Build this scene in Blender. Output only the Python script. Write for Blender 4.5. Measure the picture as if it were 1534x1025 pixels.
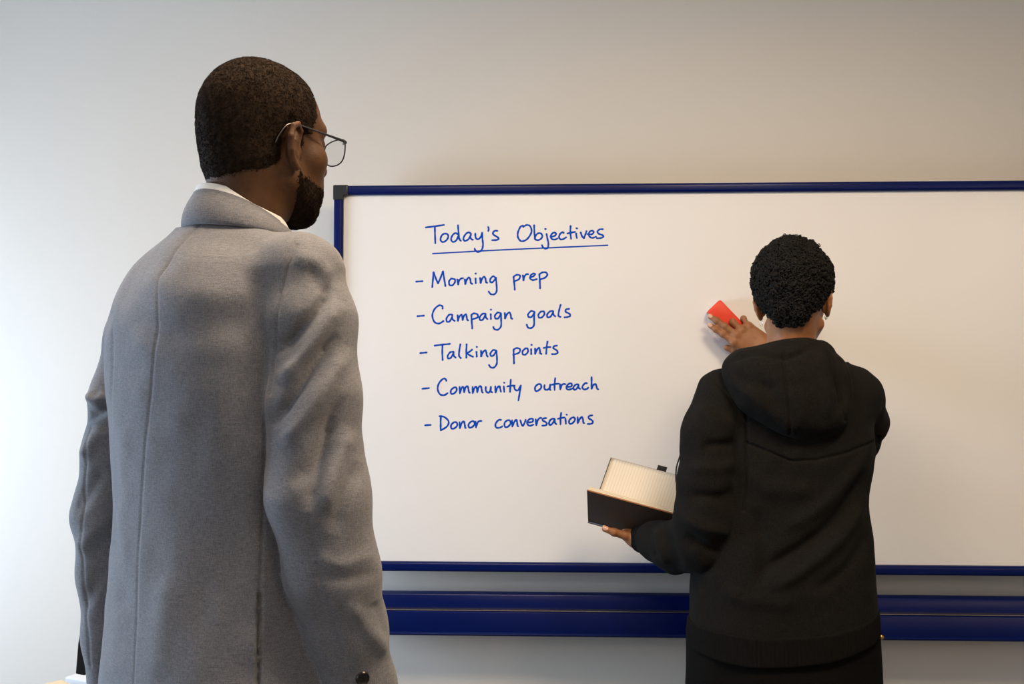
import bpy, math
import numpy as np
from mathutils import Vector

S = bpy.context.scene
for _o in list(bpy.data.objects):
    bpy.data.objects.remove(_o, do_unlink=True)
COL = S.collection

# ------------------------------------------------------------------ camera
F = 1500.0
YAW, PITCH = math.radians(2.35), math.radians(1.95)
CAM = np.array([0.0, 0.0, 1.32])
cam_data = bpy.data.cameras.new('camera')
cam_data.sensor_width = 36.0
cam_data.lens = F / 1534.0 * 36.0
cam = bpy.data.objects.new('camera', cam_data)
cam.location = CAM
cam.rotation_euler = (math.pi / 2 + PITCH, 0, YAW)
COL.objects.link(cam)
S.camera = cam
cam_data.clip_start = 0.05

FW = np.array([-math.sin(YAW) * math.cos(PITCH), math.cos(YAW) * math.cos(PITCH), math.sin(PITCH)])
RT = np.array([math.cos(YAW), math.sin(YAW), 0.0])
UP = np.cross(RT, FW)


def P(px, py, Y):
    """world point seen at pixel (px, py) whose world y is Y"""
    d = FW * F + RT * (px - 767.0) + UP * (512.5 - py)
    return CAM + d * ((Y - CAM[1]) / d[1])


def PROJ(V):
    r = V - CAM
    z = r @ FW
    return np.stack([767.0 + F * (r @ RT) / z, 512.5 - F * (r @ UP) / z], 1)


# ------------------------------------------------------------------ view, world
S.view_settings.view_transform = 'Standard'
S.view_settings.look = 'None'
S.view_settings.gamma = 1.0
S.view_settings.use_curve_mapping = False
S.view_settings.exposure = 0.0
W = bpy.data.worlds.new('world')
S.world = W
W.use_nodes = True
W.node_tree.nodes['Background'].inputs[0].default_value = (0.62, 0.78, 1.0, 1)
W.node_tree.nodes['Background'].inputs[1].default_value = 1.0

# room shell: x from RX0 to RX1, y from RY0 to RY1, height RZ
RX0, RX1, RY0, RY1, RZ = -2.75, 4.8, -4.0, 3.13, 2.75
BOARD_Y = 3.0


def area_light(name, loc, rot, sx, sy, power, col, spread=180):
    l = bpy.data.lights.new(name, 'AREA')
    l.shape = 'RECTANGLE'
    l.size, l.size_y = sx, sy
    l.energy = power
    l.color = col
    l.spread = math.radians(spread)
    o = bpy.data.objects.new(name, l)
    o.location = loc
    o.rotation_euler = rot
    COL.objects.link(o)
    return o


# daylight through the window in the left wall (light faces +x)
WIN = (1.4, 2.7, 0.60, 1.65)          # y0, y1, z0, z1
DAY = area_light('window_daylight', (RX0 - 0.12, (WIN[0] + WIN[1]) / 2, (WIN[2] + WIN[3]) / 2),
                 (0, -math.pi / 2, 0), WIN[3] - WIN[2] - 0.1, WIN[1] - WIN[0] - 0.1, 69, (0.62, 0.79, 1.0))
WIN2 = (-2.6, -0.6, 0.85, 2.1)
DAY2 = area_light('window_daylight', (RX0 - 0.12, (WIN2[0] + WIN2[1]) / 2, (WIN2[2] + WIN2[3]) / 2),
                  (0, -math.pi / 2, 0), WIN2[3] - WIN2[2] - 0.1, WIN2[1] - WIN2[0] - 0.1, 18, (0.64, 0.81, 1.0))
# warm ceiling panels: (x, y, power)
PANELS = [(-0.15, -1.93, 14), (4.2, -3.35, 40), (0.8, 1.15, 39), (-0.35, 1.3, 22)]
WARM = (1.0, 0.75, 0.50)

# ------------------------------------------------------------------ numeric helpers


def nrm(v):
    v = np.asarray(v, float)
    return v / (np.linalg.norm(v, axis=-1, keepdims=True) + 1e-12)


def _hash(ix, iy, iz, seed):
    h = (ix.astype(np.int64) * 374761393 + iy.astype(np.int64) * 668265263 + iz.astype(np.int64) * 1274126177 + seed * 974711) & 0xffffffff
    h = ((h ^ (h >> 13)) * 1103515245) & 0xffffffff
    h = ((h ^ (h >> 16)) * 2246822519) & 0xffffffff
    return (h & 0xffff) / 32767.5 - 1.0


def vnoise(p, scale, seed=0):
    q = p / scale
    i = np.floor(q).astype(np.int64)
    f = q - i
    f = f * f * (3 - 2 * f)
    out = 0
    for dx in (0, 1):
        wx = f[:, 0] if dx else 1 - f[:, 0]
        for dy in (0, 1):
            wy = f[:, 1] if dy else 1 - f[:, 1]
            for dz in (0, 1):
                wz = f[:, 2] if dz else 1 - f[:, 2]
                out = out + wx * wy * wz * _hash(i[:, 0] + dx, i[:, 1] + dy, i[:, 2] + dz, seed)
    return out


def smin(a, b, k):
    h = np.clip(0.5 + 0.5 * (b - a) / k, 0, 1)
    return b + (a - b) * h - k * h * (1 - h)


def smax(a, b, k):
    return -smin(-a, -b, k)


def caps(p, a, b, ra, rb=None):
    rb = ra if rb is None else rb
    a = np.asarray(a, float)
    b = np.asarray(b, float)
    ba = b - a
    pa = p - a
    h = np.clip(pa @ ba / max(ba @ ba, 1e-12), 0, 1)
    return np.linalg.norm(pa - h[:, None] * ba, axis=1) - (ra + (rb - ra) * h)


def chain(p, pts, rs, k=0.0):
    d = None
    for i in range(len(pts) - 1):
        c = caps(p, pts[i], pts[i + 1], rs[i], rs[i + 1])
        d = c if d is None else (np.minimum(d, c) if k == 0 else smin(d, c, k))
    return d


def ell(p, c, r, R=None):
    q = p - np.asarray(c, float)
    if R is not None:
        q = q @ R
    r = np.asarray(r, float)
    k0 = np.linalg.norm(q / r, axis=1)
    k1 = np.linalg.norm(q / (r * r), axis=1)
    return k0 * (k0 - 1) / (k1 + 1e-9)


def rbox(p, c, h, r, R=None):
    q = p - np.asarray(c, float)
    if R is not None:
        q = q @ R
    q = np.abs(q) - (np.asarray(h, float) - r)
    return np.linalg.norm(np.maximum(q, 0), axis=1) + np.minimum(q.max(axis=1), 0) - r


def loft(p, zs, cx, cy, a, bf, bb, n=2.4):
    """stacked superellipse sections along z; zs ascending"""
    z = p[:, 2]
    x = p[:, 0] - np.interp(z, zs, cx)
    y = p[:, 1] - np.interp(z, zs, cy)
    A = np.interp(z, zs, a)
    B = np.where(y > 0, np.interp(z, zs, bf), np.interp(z, zs, bb))
    r = (np.abs(x / A) ** n + np.abs(y / B) ** n) ** (1 / n)
    q = np.sqrt(x * x + y * y)
    d = np.where(r > 0.25, q * (1 - 1 / np.maximum(r, 1e-6)), -0.6 * np.minimum(A, B))
    return np.maximum(np.maximum(d, z - zs[-1]), zs[0] - z)


def smooth_tab(xs, ys, n=80):
    """Catmull-Rom resample of a table with ascending xs"""
    xs = np.asarray(xs, float)
    ys = np.asarray(ys, float)
    t = np.linspace(xs[0], xs[-1], n)
    m = np.gradient(ys, xs)
    i = np.clip(np.searchsorted(xs, t) - 1, 0, len(xs) - 2)
    h = xs[i + 1] - xs[i]
    u = (t - xs[i]) / h
    return t, ((2 * u**3 - 3 * u**2 + 1) * ys[i] + (u**3 - 2 * u**2 + u) * h * m[i]
               + (-2 * u**3 + 3 * u**2) * ys[i + 1] + (u**3 - u**2) * h * m[i + 1])


def spline(pts, per=8, closed=False):
    pts = np.asarray(pts, float)
    n = len(pts)
    if n < 3 and not closed:
        t = np.linspace(0, 1, per + 1)[:, None]
        return pts[0] * (1 - t) + pts[-1] * t
    out = []
    rng = range(n if closed else n - 1)
    for i in rng:
        if closed:
            p0, p1, p2, p3 = pts[(i - 1) % n], pts[i], pts[(i + 1) % n], pts[(i + 2) % n]
        else:
            p1, p2 = pts[i], pts[i + 1]
            p0 = pts[i - 1] if i else 2 * p1 - p2
            p3 = pts[i + 2] if i + 2 < n else 2 * p2 - p1
        for j in range(per):
            t = j / per
            out.append(0.5 * (2 * p1 + (p2 - p0) * t + (2 * p0 - 5 * p1 + 4 * p2 - p3) * t * t + (3 * p1 - p0 - 3 * p2 + p3) * t**3))
    if not closed:
        out.append(pts[-1])
    return np.array(out)


def polyd(q, pts):
    """2D distance of q (N,2) to a polyline, with the arc parameter 0..1"""
    pts = np.asarray(pts, float)
    L = np.r_[0, np.cumsum(np.linalg.norm(np.diff(pts, axis=0), axis=1))]
    best = np.full(len(q), 1e9)
    tt = np.zeros(len(q))
    for i in range(len(pts) - 1):
        a, b = pts[i], pts[i + 1]
        ba = b - a
        h = np.clip((q - a) @ ba / (ba @ ba), 0, 1)
        d = np.linalg.norm(q - a - h[:, None] * ba, axis=1)
        m = d < best
        best[m] = d[m]
        tt[m] = (L[i] + h[m] * (L[i + 1] - L[i])) / L[-1]
    return best, tt


# ------------------------------------------------------------------ iso-surface (surface nets)


def nets(f, lo, hi, res, newton=2):
    lo = np.asarray(lo, float)
    hi = np.asarray(hi, float)
    B = 4
    nb = np.ceil((hi - lo) / (res * B)).astype(int)
    n = nb * B
    g = [lo[i] + (np.arange(nb[i]) + 0.5) * res * B - res * 0.5 for i in range(3)]
    C = np.stack(np.meshgrid(*g, indexing='ij'), -1).reshape(-1, 3)
    dc = np.concatenate([f(c) for c in np.array_split(C, max(1, len(C) // 400000))])
    D = np.repeat(np.repeat(np.repeat(dc.reshape(nb), B, 0), B, 1), B, 2).astype(np.float32)
    act = np.argwhere((np.abs(dc) < res * B * 2.2).reshape(nb))
    off = np.stack(np.meshgrid(*[np.arange(B)] * 3, indexing='ij'), -1).reshape(-1, 3)
    for ch in np.array_split(act, max(1, len(act) // 6000)):
        idx = (ch[:, None, :] * B + off[None]).reshape(-1, 3)
        D[idx[:, 0], idx[:, 1], idx[:, 2]] = f(lo + idx * res)
    ins = D < 0
    cnt = np.zeros(n - 1, np.int8)
    for dx in (0, 1):
        for dy in (0, 1):
            for dz in (0, 1):
                cnt += ins[dx:n[0] - 1 + dx, dy:n[1] - 1 + dy, dz:n[2] - 1 + dz]
    cells = np.argwhere((cnt > 0) & (cnt < 8))
    vid = np.full(n - 1, -1, np.int64)
    vid[cells[:, 0], cells[:, 1], cells[:, 2]] = np.arange(len(cells))
    acc = np.zeros((len(cells), 3))
    num = np.zeros(len(cells))
    cor = [(x, y, z) for x in (0, 1) for y in (0, 1) for z in (0, 1)]
    for i, a in enumerate(cor):
        for b in cor[i + 1:]:
            if sum(abs(a[k] - b[k]) for k in range(3)) != 1:
                continue
            da = D[cells[:, 0] + a[0], cells[:, 1] + a[1], cells[:, 2] + a[2]]
            db = D[cells[:, 0] + b[0], cells[:, 1] + b[1], cells[:, 2] + b[2]]
            m = (da < 0) != (db < 0)
            t = da[m] / (da[m] - db[m])
            acc[m] += np.asarray(a) + t[:, None] * (np.asarray(b) - np.asarray(a))
            num[m] += 1
    V = lo + (cells + acc / num[:, None]) * res
    quads = []
    for ax in range(3):
        sl0 = [slice(0, n[k] - 1) for k in range(3)]
        sl1 = list(sl0)
        sl0[ax] = slice(0, n[ax] - 1)
        sl1[ax] = slice(1, n[ax])
        A, Bq = ins[tuple(sl0)], ins[tuple(sl1)]
        e = np.argwhere(A != Bq)
        u, v = [(1, 2), (2, 0), (0, 1)][ax]
        e = e[(e[:, u] > 0) & (e[:, v] > 0)]
        def cid(du, dv):
            c = e.copy()
            c[:, u] -= du
            c[:, v] -= dv
            return vid[c[:, 0], c[:, 1], c[:, 2]]
        q = np.stack([cid(1, 1), cid(0, 1), cid(0, 0), cid(1, 0)], 1)
        fl = ~A[e[:, 0], e[:, 1], e[:, 2]]
        q[fl] = q[fl][:, ::-1]
        quads.append(q)
    Q = np.concatenate(quads)
    for _ in range(newton):
        h = res * 0.5
        d0 = f(V)
        G = np.stack([(f(V + np.eye(3)[k] * h) - f(V - np.eye(3)[k] * h)) / (2 * h) for k in range(3)], 1)
        V = V - np.clip(d0 / (np.sum(G * G, 1) + 1e-6), -res, res)[:, None] * G * 0.8
    return V, Q


def vnormals(V, Q):
    n = np.cross(V[Q[:, 2]] - V[Q[:, 0]], V[Q[:, 3]] - V[Q[:, 1]])
    N = np.zeros_like(V)
    for k in range(4):
        for c in range(3):
            N[:, c] += np.bincount(Q[:, k], n[:, c], len(V))
    return nrm(N)


def laplace(V, Q, it=1, w=0.5):
    for _ in range(it):
        A = np.zeros_like(V)
        num = np.zeros(len(V))
        for k in range(4):
            a, b = Q[:, k], Q[:, (k + 1) % 4]
            for c in range(3):
                A[:, c] += np.bincount(a, V[b, c], len(V)) + np.bincount(b, V[a, c], len(V))
            num += np.bincount(a, minlength=len(V)) + np.bincount(b, minlength=len(V))
        V = V * (1 - w) + w * A / num[:, None]
    return V


# ------------------------------------------------------------------ objects
ORIGIN = {}


def thing(name, label, cat, loc, group=None):
    o = bpy.data.objects.new(name, None)
    o.empty_display_size = 0.1
    o.location = loc
    COL.objects.link(o)
    o['label'] = label
    o['category'] = cat
    if group:
        o['group'] = group
    ORIGIN[o.name] = np.array(loc, float)
    return o


def obj(name, V, Fc, mat, parent=None, smooth=True, label=None, cat=None, kind=None, base=None):
    V = np.asarray(V, float)
    org = ORIGIN[parent.name] if parent is not None else (np.zeros(3) if base is None else np.asarray(base, float))
    me = bpy.data.meshes.new(name)
    if isinstance(Fc, np.ndarray):
        k = Fc.shape[1]
        me.vertices.add(len(V))
        me.vertices.foreach_set('co', (V - org).astype(np.float32).ravel())
        me.loops.add(Fc.size)
        me.loops.foreach_set('vertex_index', Fc.astype(np.int32).ravel())
        me.polygons.add(len(Fc))
        me.polygons.foreach_set('loop_start', np.arange(0, Fc.size, k, dtype=np.int32))
        me.update(calc_edges=True)
        me.validate()
    else:
        me.from_pydata([tuple(v) for v in (V - org)], [], [tuple(int(i) for i in q) for q in Fc])
        me.update()
    me.polygons.foreach_set('use_smooth', [smooth] * len(me.polygons))
    me.materials.append(mat)
    o = bpy.data.objects.new(name, me)
    COL.objects.link(o)
    if parent is not None:
        o.parent = parent
    else:
        o.location = org
    ORIGIN[o.name] = org
    if label:
        o['label'] = label
    if cat:
        o['category'] = cat
    if kind:
        o['kind'] = kind
    return o


def bevel(o, w, seg=2, ang=35):
    m = o.modifiers.new('bevel', 'BEVEL')
    m.width = w
    m.segments = seg
    m.limit_method = 'ANGLE'
    m.angle_limit = math.radians(ang)
    return o


def flat_angle(o, deg=35):
    """smooth shading with sharp edges above the angle"""
    me = o.data
    import bmesh
    bm = bmesh.new()
    bm.from_mesh(me)
    for e in bm.edges:
        e.smooth = len(e.link_faces) == 2 and e.calc_face_angle(0) < math.radians(deg)
    bm.to_mesh(me)
    bm.free()
    return o


class MB:
    """collects simple shapes into one mesh"""
    def __init__(s):
        s.V, s.F, s.n = [], [], 0

    def add(s, V, Fc):
        s.V.append(np.asarray(V, float))
        s.F += [tuple(int(i) + s.n for i in q) for q in Fc]
        s.n += len(V)

    def box(s, lo, hi):
        x0, y0, z0 = lo
        x1, y1, z1 = hi
        s.add([(x0, y0, z0), (x1, y0, z0), (x1, y1, z0), (x0, y1, z0), (x0, y0, z1), (x1, y0, z1), (x1, y1, z1), (x0, y1, z1)],
              [(0, 3, 2, 1), (4, 5, 6, 7), (0, 1, 5, 4), (1, 2, 6, 5), (2, 3, 7, 6), (3, 0, 4, 7)])

    def hexa(s, c):
        s.add(c, [(0, 3, 2, 1), (4, 5, 6, 7), (0, 1, 5, 4), (1, 2, 6, 5), (2, 3, 7, 6), (3, 0, 4, 7)])

    def tube(s, pts, r, sides=8, closed=False, flat=None, caps_=True):
        """sweep a circle (flat=(normal, thickness): an ellipse lying on a surface) along pts"""
        pts = np.asarray(pts, float)
        n = len(pts)
        r = np.broadcast_to(np.asarray(r, float), (n,))
        if closed:
            T = nrm(np.roll(pts, -1, 0) - np.roll(pts, 1, 0))
        else:
            T = nrm(np.gradient(pts, axis=0))
        ref = np.array([0.0, 0.0, 1.0]) if flat is None else np.asarray(flat[0], float)
        if flat is None and abs(T[0] @ ref) > 0.9:
            ref = np.array([1.0, 0, 0])
        V = []
        u = ref
        for i in range(n):
            if flat is None:
                u = nrm(u - T[i] * (u @ T[i]))
                w = np.cross(T[i], u)
                ru = rw = r[i]
            else:
                u = ref
                w = nrm(np.cross(T[i], u))
                ru, rw = flat[1], r[i]
            for k in range(sides):
                a = 2 * math.pi * k / sides
                V.append(pts[i] + u * math.cos(a) * ru + w * math.sin(a) * rw)
        Fc = []
        for i in range(n if closed else n - 1):
            j = (i + 1) % n
            for k in range(sides):
                l = (k + 1) % sides
                Fc.append((i * sides + k, i * sides + l, j * sides + l, j * sides + k))
        if not closed and caps_:
            Fc.append(tuple(range(sides))[::-1])
            Fc.append(tuple((n - 1) * sides + k for k in range(sides)))
        s.add(V, Fc)

    def prism(s, prof, axis_a, axis_b, origin, direction):
        """extrude a 2D profile (in axis_a, axis_b) from origin along direction"""
        prof = np.asarray(prof, float)
        a, b, o, d = (np.asarray(x, float) for x in (axis_a, axis_b, origin, direction))
        v0 = o + prof[:, :1] * a + prof[:, 1:] * b
        n = len(prof)
        s.add(np.r_[v0, v0 + d], [tuple(range(n))[::-1], tuple(range(n, 2 * n))] + [(i, (i + 1) % n, n + (i + 1) % n, n + i) for i in range(n)])

    def lathe(s, prof, c, axis, sides=24):
        """revolve (radius, height) profile about axis at c"""
        axis = nrm(axis)
        u = nrm(np.cross(axis, [0.3, 0.9, 0.2]))
        w = np.cross(axis, u)
        V, Fc = [], []
        for (r, h) in prof:
            for k in range(sides):
                a = 2 * math.pi * k / sides
                V.append(np.asarray(c) + axis * h + (u * math.cos(a) + w * math.sin(a)) * r)
        for i in range(len(prof) - 1):
            for k in range(sides):
                l = (k + 1) % sides
                Fc.append((i * sides + k, i * sides + l, (i + 1) * sides + l, (i + 1) * sides + k))
        Fc.append(tuple(range(sides))[::-1])
        Fc.append(tuple((len(prof) - 1) * sides + k for k in range(sides)))
        s.add(V, Fc)

    def build(s, name, mat, parent=None, **kw):
        return obj(name, np.concatenate(s.V), s.F, mat, parent, **kw)


# ------------------------------------------------------------------ materials


def srgb(r, g, b):
    f = lambda c: (c / 255 / 12.92) if c / 255 <= 0.04045 else ((c / 255 + 0.055) / 1.055) ** 2.4
    return (f(r), f(g), f(b), 1)


def material(name, col, rough=0.6, spec=0.5, metal=0.0, noise=None, bump=None, sss=0.0, coat=0.0, sheen=0.0, stretch=(1, 1, 1)):
    """noise = (scale, second colour, amount, detail); bump = (scale, strength, distance)"""
    m = bpy.data.materials.new(name)
    m.use_nodes = True
    nt = m.node_tree
    b = nt.nodes['Principled BSDF']
    b.inputs['Base Color'].default_value = col
    b.inputs['Roughness'].default_value = rough
    b.inputs['Specular IOR Level'].default_value = spec
    b.inputs['Metallic'].default_value = metal
    if sss:
        b.inputs['Subsurface Weight'].default_value = sss
        b.inputs['Subsurface Radius'].default_value = (0.6, 0.25, 0.12)
        b.inputs['Subsurface Scale'].default_value = 0.008
    if coat:
        b.inputs['Coat Weight'].default_value = coat
        b.inputs['Coat Roughness'].default_value = 0.15
    if sheen:
        b.inputs['Sheen Weight'].default_value = sheen
        b.inputs['Sheen Roughness'].default_value = 0.5
    tc = nt.nodes.new('ShaderNodeTexCoord')
    mp = nt.nodes.new('ShaderNodeMapping')
    mp.inputs['Scale'].default_value = stretch
    nt.links.new(tc.outputs['Object'], mp.inputs['Vector'])
    if noise:
        sc, c2, amt, det = noise
        nz = nt.nodes.new('ShaderNodeTexNoise')
        nz.inputs['Scale'].default_value = sc
        nz.inputs['Detail'].default_value = det
        nt.links.new(mp.outputs[0], nz.inputs['Vector'])
        rp = nt.nodes.new('ShaderNodeMapRange')
        rp.inputs['From Min'].default_value = 0.3
        rp.inputs['From Max'].default_value = 0.7
        rp.inputs['To Max'].default_value = amt
        nt.links.new(nz.outputs['Fac'], rp.inputs['Value'])
        mx = nt.nodes.new('ShaderNodeMixRGB')
        mx.inputs[1].default_value = col
        mx.inputs[2].default_value = c2
        nt.links.new(rp.outputs[0], mx.inputs[0])
        nt.links.new(mx.outputs[0], b.inputs['Base Color'])
    if bump:
        sc, st, dist = bump
        nz2 = nt.nodes.new('ShaderNodeTexNoise')
        nz2.inputs['Scale'].default_value = sc
        nz2.inputs['Detail'].default_value = 3
        nt.links.new(mp.outputs[0], nz2.inputs['Vector'])
        bp = nt.nodes.new('ShaderNodeBump')
        bp.inputs['Strength'].default_value = st
        bp.inputs['Distance'].default_value = dist
        nt.links.new(nz2.outputs['Fac'], bp.inputs['Height'])
        nt.links.new(bp.outputs[0], b.inputs['Normal'])
    return m


def weave_material(name, col, col2, scale=900, rough=0.9, sheen=0.2):
    """melange woven cloth: crossed streaks of two yarn colours with a fine bump"""
    m = bpy.data.materials.new(name)
    m.use_nodes = True
    nt = m.node_tree
    b = nt.nodes['Principled BSDF']
    b.inputs['Roughness'].default_value = rough
    b.inputs['Specular IOR Level'].default_value = 0.15
    b.inputs['Sheen Weight'].default_value = sheen
    tc = nt.nodes.new('ShaderNodeTexCoord')
    fac = []
    for st in ((0.07, 0.07, 0.75), (0.75, 0.75, 0.10), (0.55, 0.55, 0.55)):
        mp = nt.nodes.new('ShaderNodeMapping')
        mp.inputs['Scale'].default_value = st
        nt.links.new(tc.outputs['Object'], mp.inputs['Vector'])
        nz = nt.nodes.new('ShaderNodeTexNoise')
        nz.inputs['Scale'].default_value = scale
        nz.inputs['Detail'].default_value = 2
        nt.links.new(mp.outputs[0], nz.inputs['Vector'])
        fac.append(nz)
    a1 = nt.nodes.new('ShaderNodeMath')
    a1.operation = 'ADD'
    nt.links.new(fac[0].outputs['Fac'], a1.inputs[0])
    nt.links.new(fac[1].outputs['Fac'], a1.inputs[1])
    a2 = nt.nodes.new('ShaderNodeMath')
    a2.operation = 'ADD'
    nt.links.new(a1.outputs[0], a2.inputs[0])
    nt.links.new(fac[2].outputs['Fac'], a2.inputs[1])
    mr = nt.nodes.new('ShaderNodeMapRange')
    mr.inputs['From Min'].default_value = 1.1
    mr.inputs['From Max'].default_value = 1.9
    nt.links.new(a2.outputs[0], mr.inputs['Value'])
    mx = nt.nodes.new('ShaderNodeMixRGB')
    mx.inputs[1].default_value = col
    mx.inputs[2].default_value = col2
    nt.links.new(mr.outputs[0], mx.inputs[0])
    nt.links.new(mx.outputs[0], b.inputs['Base Color'])
    bp = nt.nodes.new('ShaderNodeBump')
    bp.inputs['Strength'].default_value = 0.25
    bp.inputs['Distance'].default_value = 0.0006
    nt.links.new(mr.outputs[0], bp.inputs['Height'])
    nt.links.new(bp.outputs[0], b.inputs['Normal'])
    return m


def emission(name, col, strength):
    m = bpy.data.materials.new(name)
    m.use_nodes = True
    nt = m.node_tree
    nt.nodes.clear()
    e = nt.nodes.new('ShaderNodeEmission')
    e.inputs[0].default_value = col
    e.inputs[1].default_value = strength
    o = nt.nodes.new('ShaderNodeOutputMaterial')
    nt.links.new(e.outputs[0], o.inputs[0])
    return m


def glass_material(name):
    m = bpy.data.materials.new(name)
    m.use_nodes = True
    nt = m.node_tree
    nt.nodes.clear()
    t = nt.nodes.new('ShaderNodeBsdfTransparent')
    t.inputs[0].default_value = (0.96, 0.97, 0.97, 1)
    g = nt.nodes.new('ShaderNodeBsdfGlossy')
    g.inputs['Roughness'].default_value = 0.02
    mx = nt.nodes.new('ShaderNodeMixShader')
    mx.inputs[0].default_value = 0.03
    o = nt.nodes.new('ShaderNodeOutputMaterial')
    nt.links.new(t.outputs[0], mx.inputs[1])
    nt.links.new(g.outputs[0], mx.inputs[2])
    nt.links.new(mx.outputs[0], o.inputs[0])
    return m


M_WALL = material('wall_paint', (0.70, 0.665, 0.61, 1), 0.75, 0.3, noise=(1.3, (0.665, 0.625, 0.565, 1), 0.5, 4), bump=(160, 0.12, 0.002))
M_CEIL = material('ceiling_paint', (0.80, 0.79, 0.77, 1), 0.9, 0.2, noise=(3, (0.76, 0.75, 0.73, 1), 0.5, 3))
M_FLOOR = material('carpet', (0.16, 0.17, 0.19, 1), 0.95, 0.1, noise=(260, (0.09, 0.095, 0.11, 1), 0.9, 3), bump=(300, 0.6, 0.004))
M_TRIM = material('trim_paint', (0.78, 0.77, 0.75, 1), 0.4)
M_BOARD = material('board_enamel', (0.84, 0.83, 0.82, 1), 0.20, 0.40, noise=(2.2, (0.82, 0.81, 0.79, 1), 0.5, 4))
M_BLUE = material('blue_enamel', (0.0006, 0.0075, 0.088, 1), 0.30, 0.22, noise=(6, (0.0006, 0.0062, 0.072, 1), 0.6, 2))
M_CAP = material('cap_plastic', (0.018, 0.019, 0.022, 1), 0.3)
M_STEEL = material('steel', (0.45, 0.45, 0.46, 1), 0.35, metal=1.0)
M_BRASS = material('brass', (0.62, 0.36, 0.10, 1), 0.35, metal=1.0)
M_INK = material('blue_marker_ink', (0.003, 0.068, 0.50, 1), 0.7, 0.05)
# ------------------------------------------------------------------ room shell
mb = MB(); mb.box((RX0, RY0, -0.1), (RX1, RY1, 0)); mb.build('floor', M_FLOOR, smooth=False, kind='structure')
mb = MB(); mb.box((RX0, RY0, RZ), (RX1, RY1, RZ + 0.1)); mb.build('ceiling', M_CEIL, smooth=False, kind='structure')
mb = MB(); mb.box((RX0 - 0.12, RY1, -0.1), (RX1 + 0.12, RY1 + 0.1, RZ + 0.1)); mb.build('wall_back', M_WALL, smooth=False, kind='structure')
mb = MB(); mb.box((RX0 - 0.12, RY0 - 0.1, -0.1), (RX1 + 0.12, RY0, RZ + 0.1)); mb.build('wall_front', M_WALL, smooth=False, kind='structure')
mb = MB(); mb.box((RX1, RY0, -0.1), (RX1 + 0.12, RY1, RZ + 0.1)); mb.build('wall_right', M_WALL, smooth=False, kind='structure')
mb = MB()
y0, y1, z0, z1 = WIN
u0, u1, w0, w1 = WIN2
for a, b in ((RY0, u0), (u1, y0), (y1, RY1)):
    mb.box((RX0 - 0.12, a, -0.1), (RX0, b, RZ + 0.1))
for a, b, c, d in ((y0, y1, z0, z1), (u0, u1, w0, w1)):
    mb.box((RX0 - 0.12, a, -0.1), (RX0, b, c)); mb.box((RX0 - 0.12, a, d), (RX0, b, RZ + 0.1))
mb.build('wall_left', M_WALL, smooth=False, kind='structure')
for nm, (y0, y1, z0, z1) in (('window_1', WIN), ('window_2', WIN2)):
    mb = MB()
    for (a, b, c, d) in ((y0, y0 + 0.05, z0, z1), (y1 - 0.05, y1, z0, z1), (y0 + 0.05, y1 - 0.05, z0, z0 + 0.05), (y0 + 0.05, y1 - 0.05, z1 - 0.05, z1)):
        mb.box((RX0 - 0.09, a, c), (RX0 - 0.03, b, d))
    mb.build(nm, M_TRIM, smooth=False, kind='structure')
for nm, lo, hi in (('baseboard_back', (RX0, RY1 - 0.015, 0), (RX1, RY1, 0.09)), ('baseboard_left', (RX0, RY0, 0), (RX0 + 0.015, RY1 - 0.015, 0.09)),
                   ('baseboard_right', (RX1 - 0.015, RY0, 0), (RX1, RY1 - 0.015, 0.09))):
    mb = MB(); mb.box(lo, hi); mb.build(nm, M_TRIM, smooth=False, kind='structure')

# ------------------------------------------------------------------ ceiling lights (outside the frame, they light the room)
M_PANEL = emission('panel_glow', (1.0, 0.83, 0.63, 1), 5.0)
for i, (x, y, pw) in enumerate(PANELS):
    t = thing('ceiling_light', ['square warm ceiling light behind the camera near the middle of the room', 'square warm ceiling light in the right rear corner',
                                'square warm ceiling light above the gap between the two people', 'square warm ceiling light above the man in grey'][i],
              'light', (x, y, RZ))
    mb = MB()
    for (a, b, c, d) in ((-0.31, -0.28, -0.31, 0.31), (0.28, 0.31, -0.31, 0.31), (-0.28, 0.28, -0.31, -0.28), (-0.28, 0.28, 0.28, 0.31)):
        mb.box((x + a, y + c, RZ - 0.03), (x + b, y + d, RZ))
    mb.build('light_frame', M_TRIM, t, smooth=False)
    mb = MB(); mb.box((x - 0.28, y - 0.28, RZ - 0.018), (x + 0.28, y + 0.28, RZ - 0.004)); mb.build('diffuser', M_PANEL, t, smooth=False)
    area_light('panel_lamp', (x, y, RZ - 0.035), (0, 0, 0), 0.55, 0.55, pw, WARM)

# ------------------------------------------------------------------ whiteboard
tl = P(501, 279, BOARD_Y); br = P(1000, 852, BOARD_Y)
BX0, BX1 = tl[0], tl[0] + 2.5
BZ1 = tl[2]
BZ0 = P(1000, 858.5, BOARD_Y)[2]
wb = thing('whiteboard', 'wide blue-framed whiteboard with handwritten blue objectives on the back wall', 'whiteboard', ((BX0 + BX1) / 2, RY1, 0))
FWID = 0.029
yf = BOARD_Y - 0.014                       # front of the frame
mb = MB(); mb.box((BX0 + 0.012, BOARD_Y, BZ0 + 0.012), (BX1 - 0.012, BOARD_Y + 0.022, BZ1 - 0.012))
surf = mb.build('writing_surface', M_BOARD, wb, smooth=False)


def rail_profile(w, d, seg=7, r=0.009):
    """rounded bar: u across (0..w), v depth (0 back .. d front)"""
    pts = [(0, 0), (w, 0)]
    for k in range(seg + 1):
        a = math.pi / 2 * k / seg
        pts.append((w - r + r * math.cos(a), d - r + r * math.sin(a)))
    for k in range(seg + 1):
        a = math.pi / 2 + math.pi / 2 * k / seg
        pts.append((r + r * math.cos(a), d - r + r * math.sin(a)))
    return pts


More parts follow.
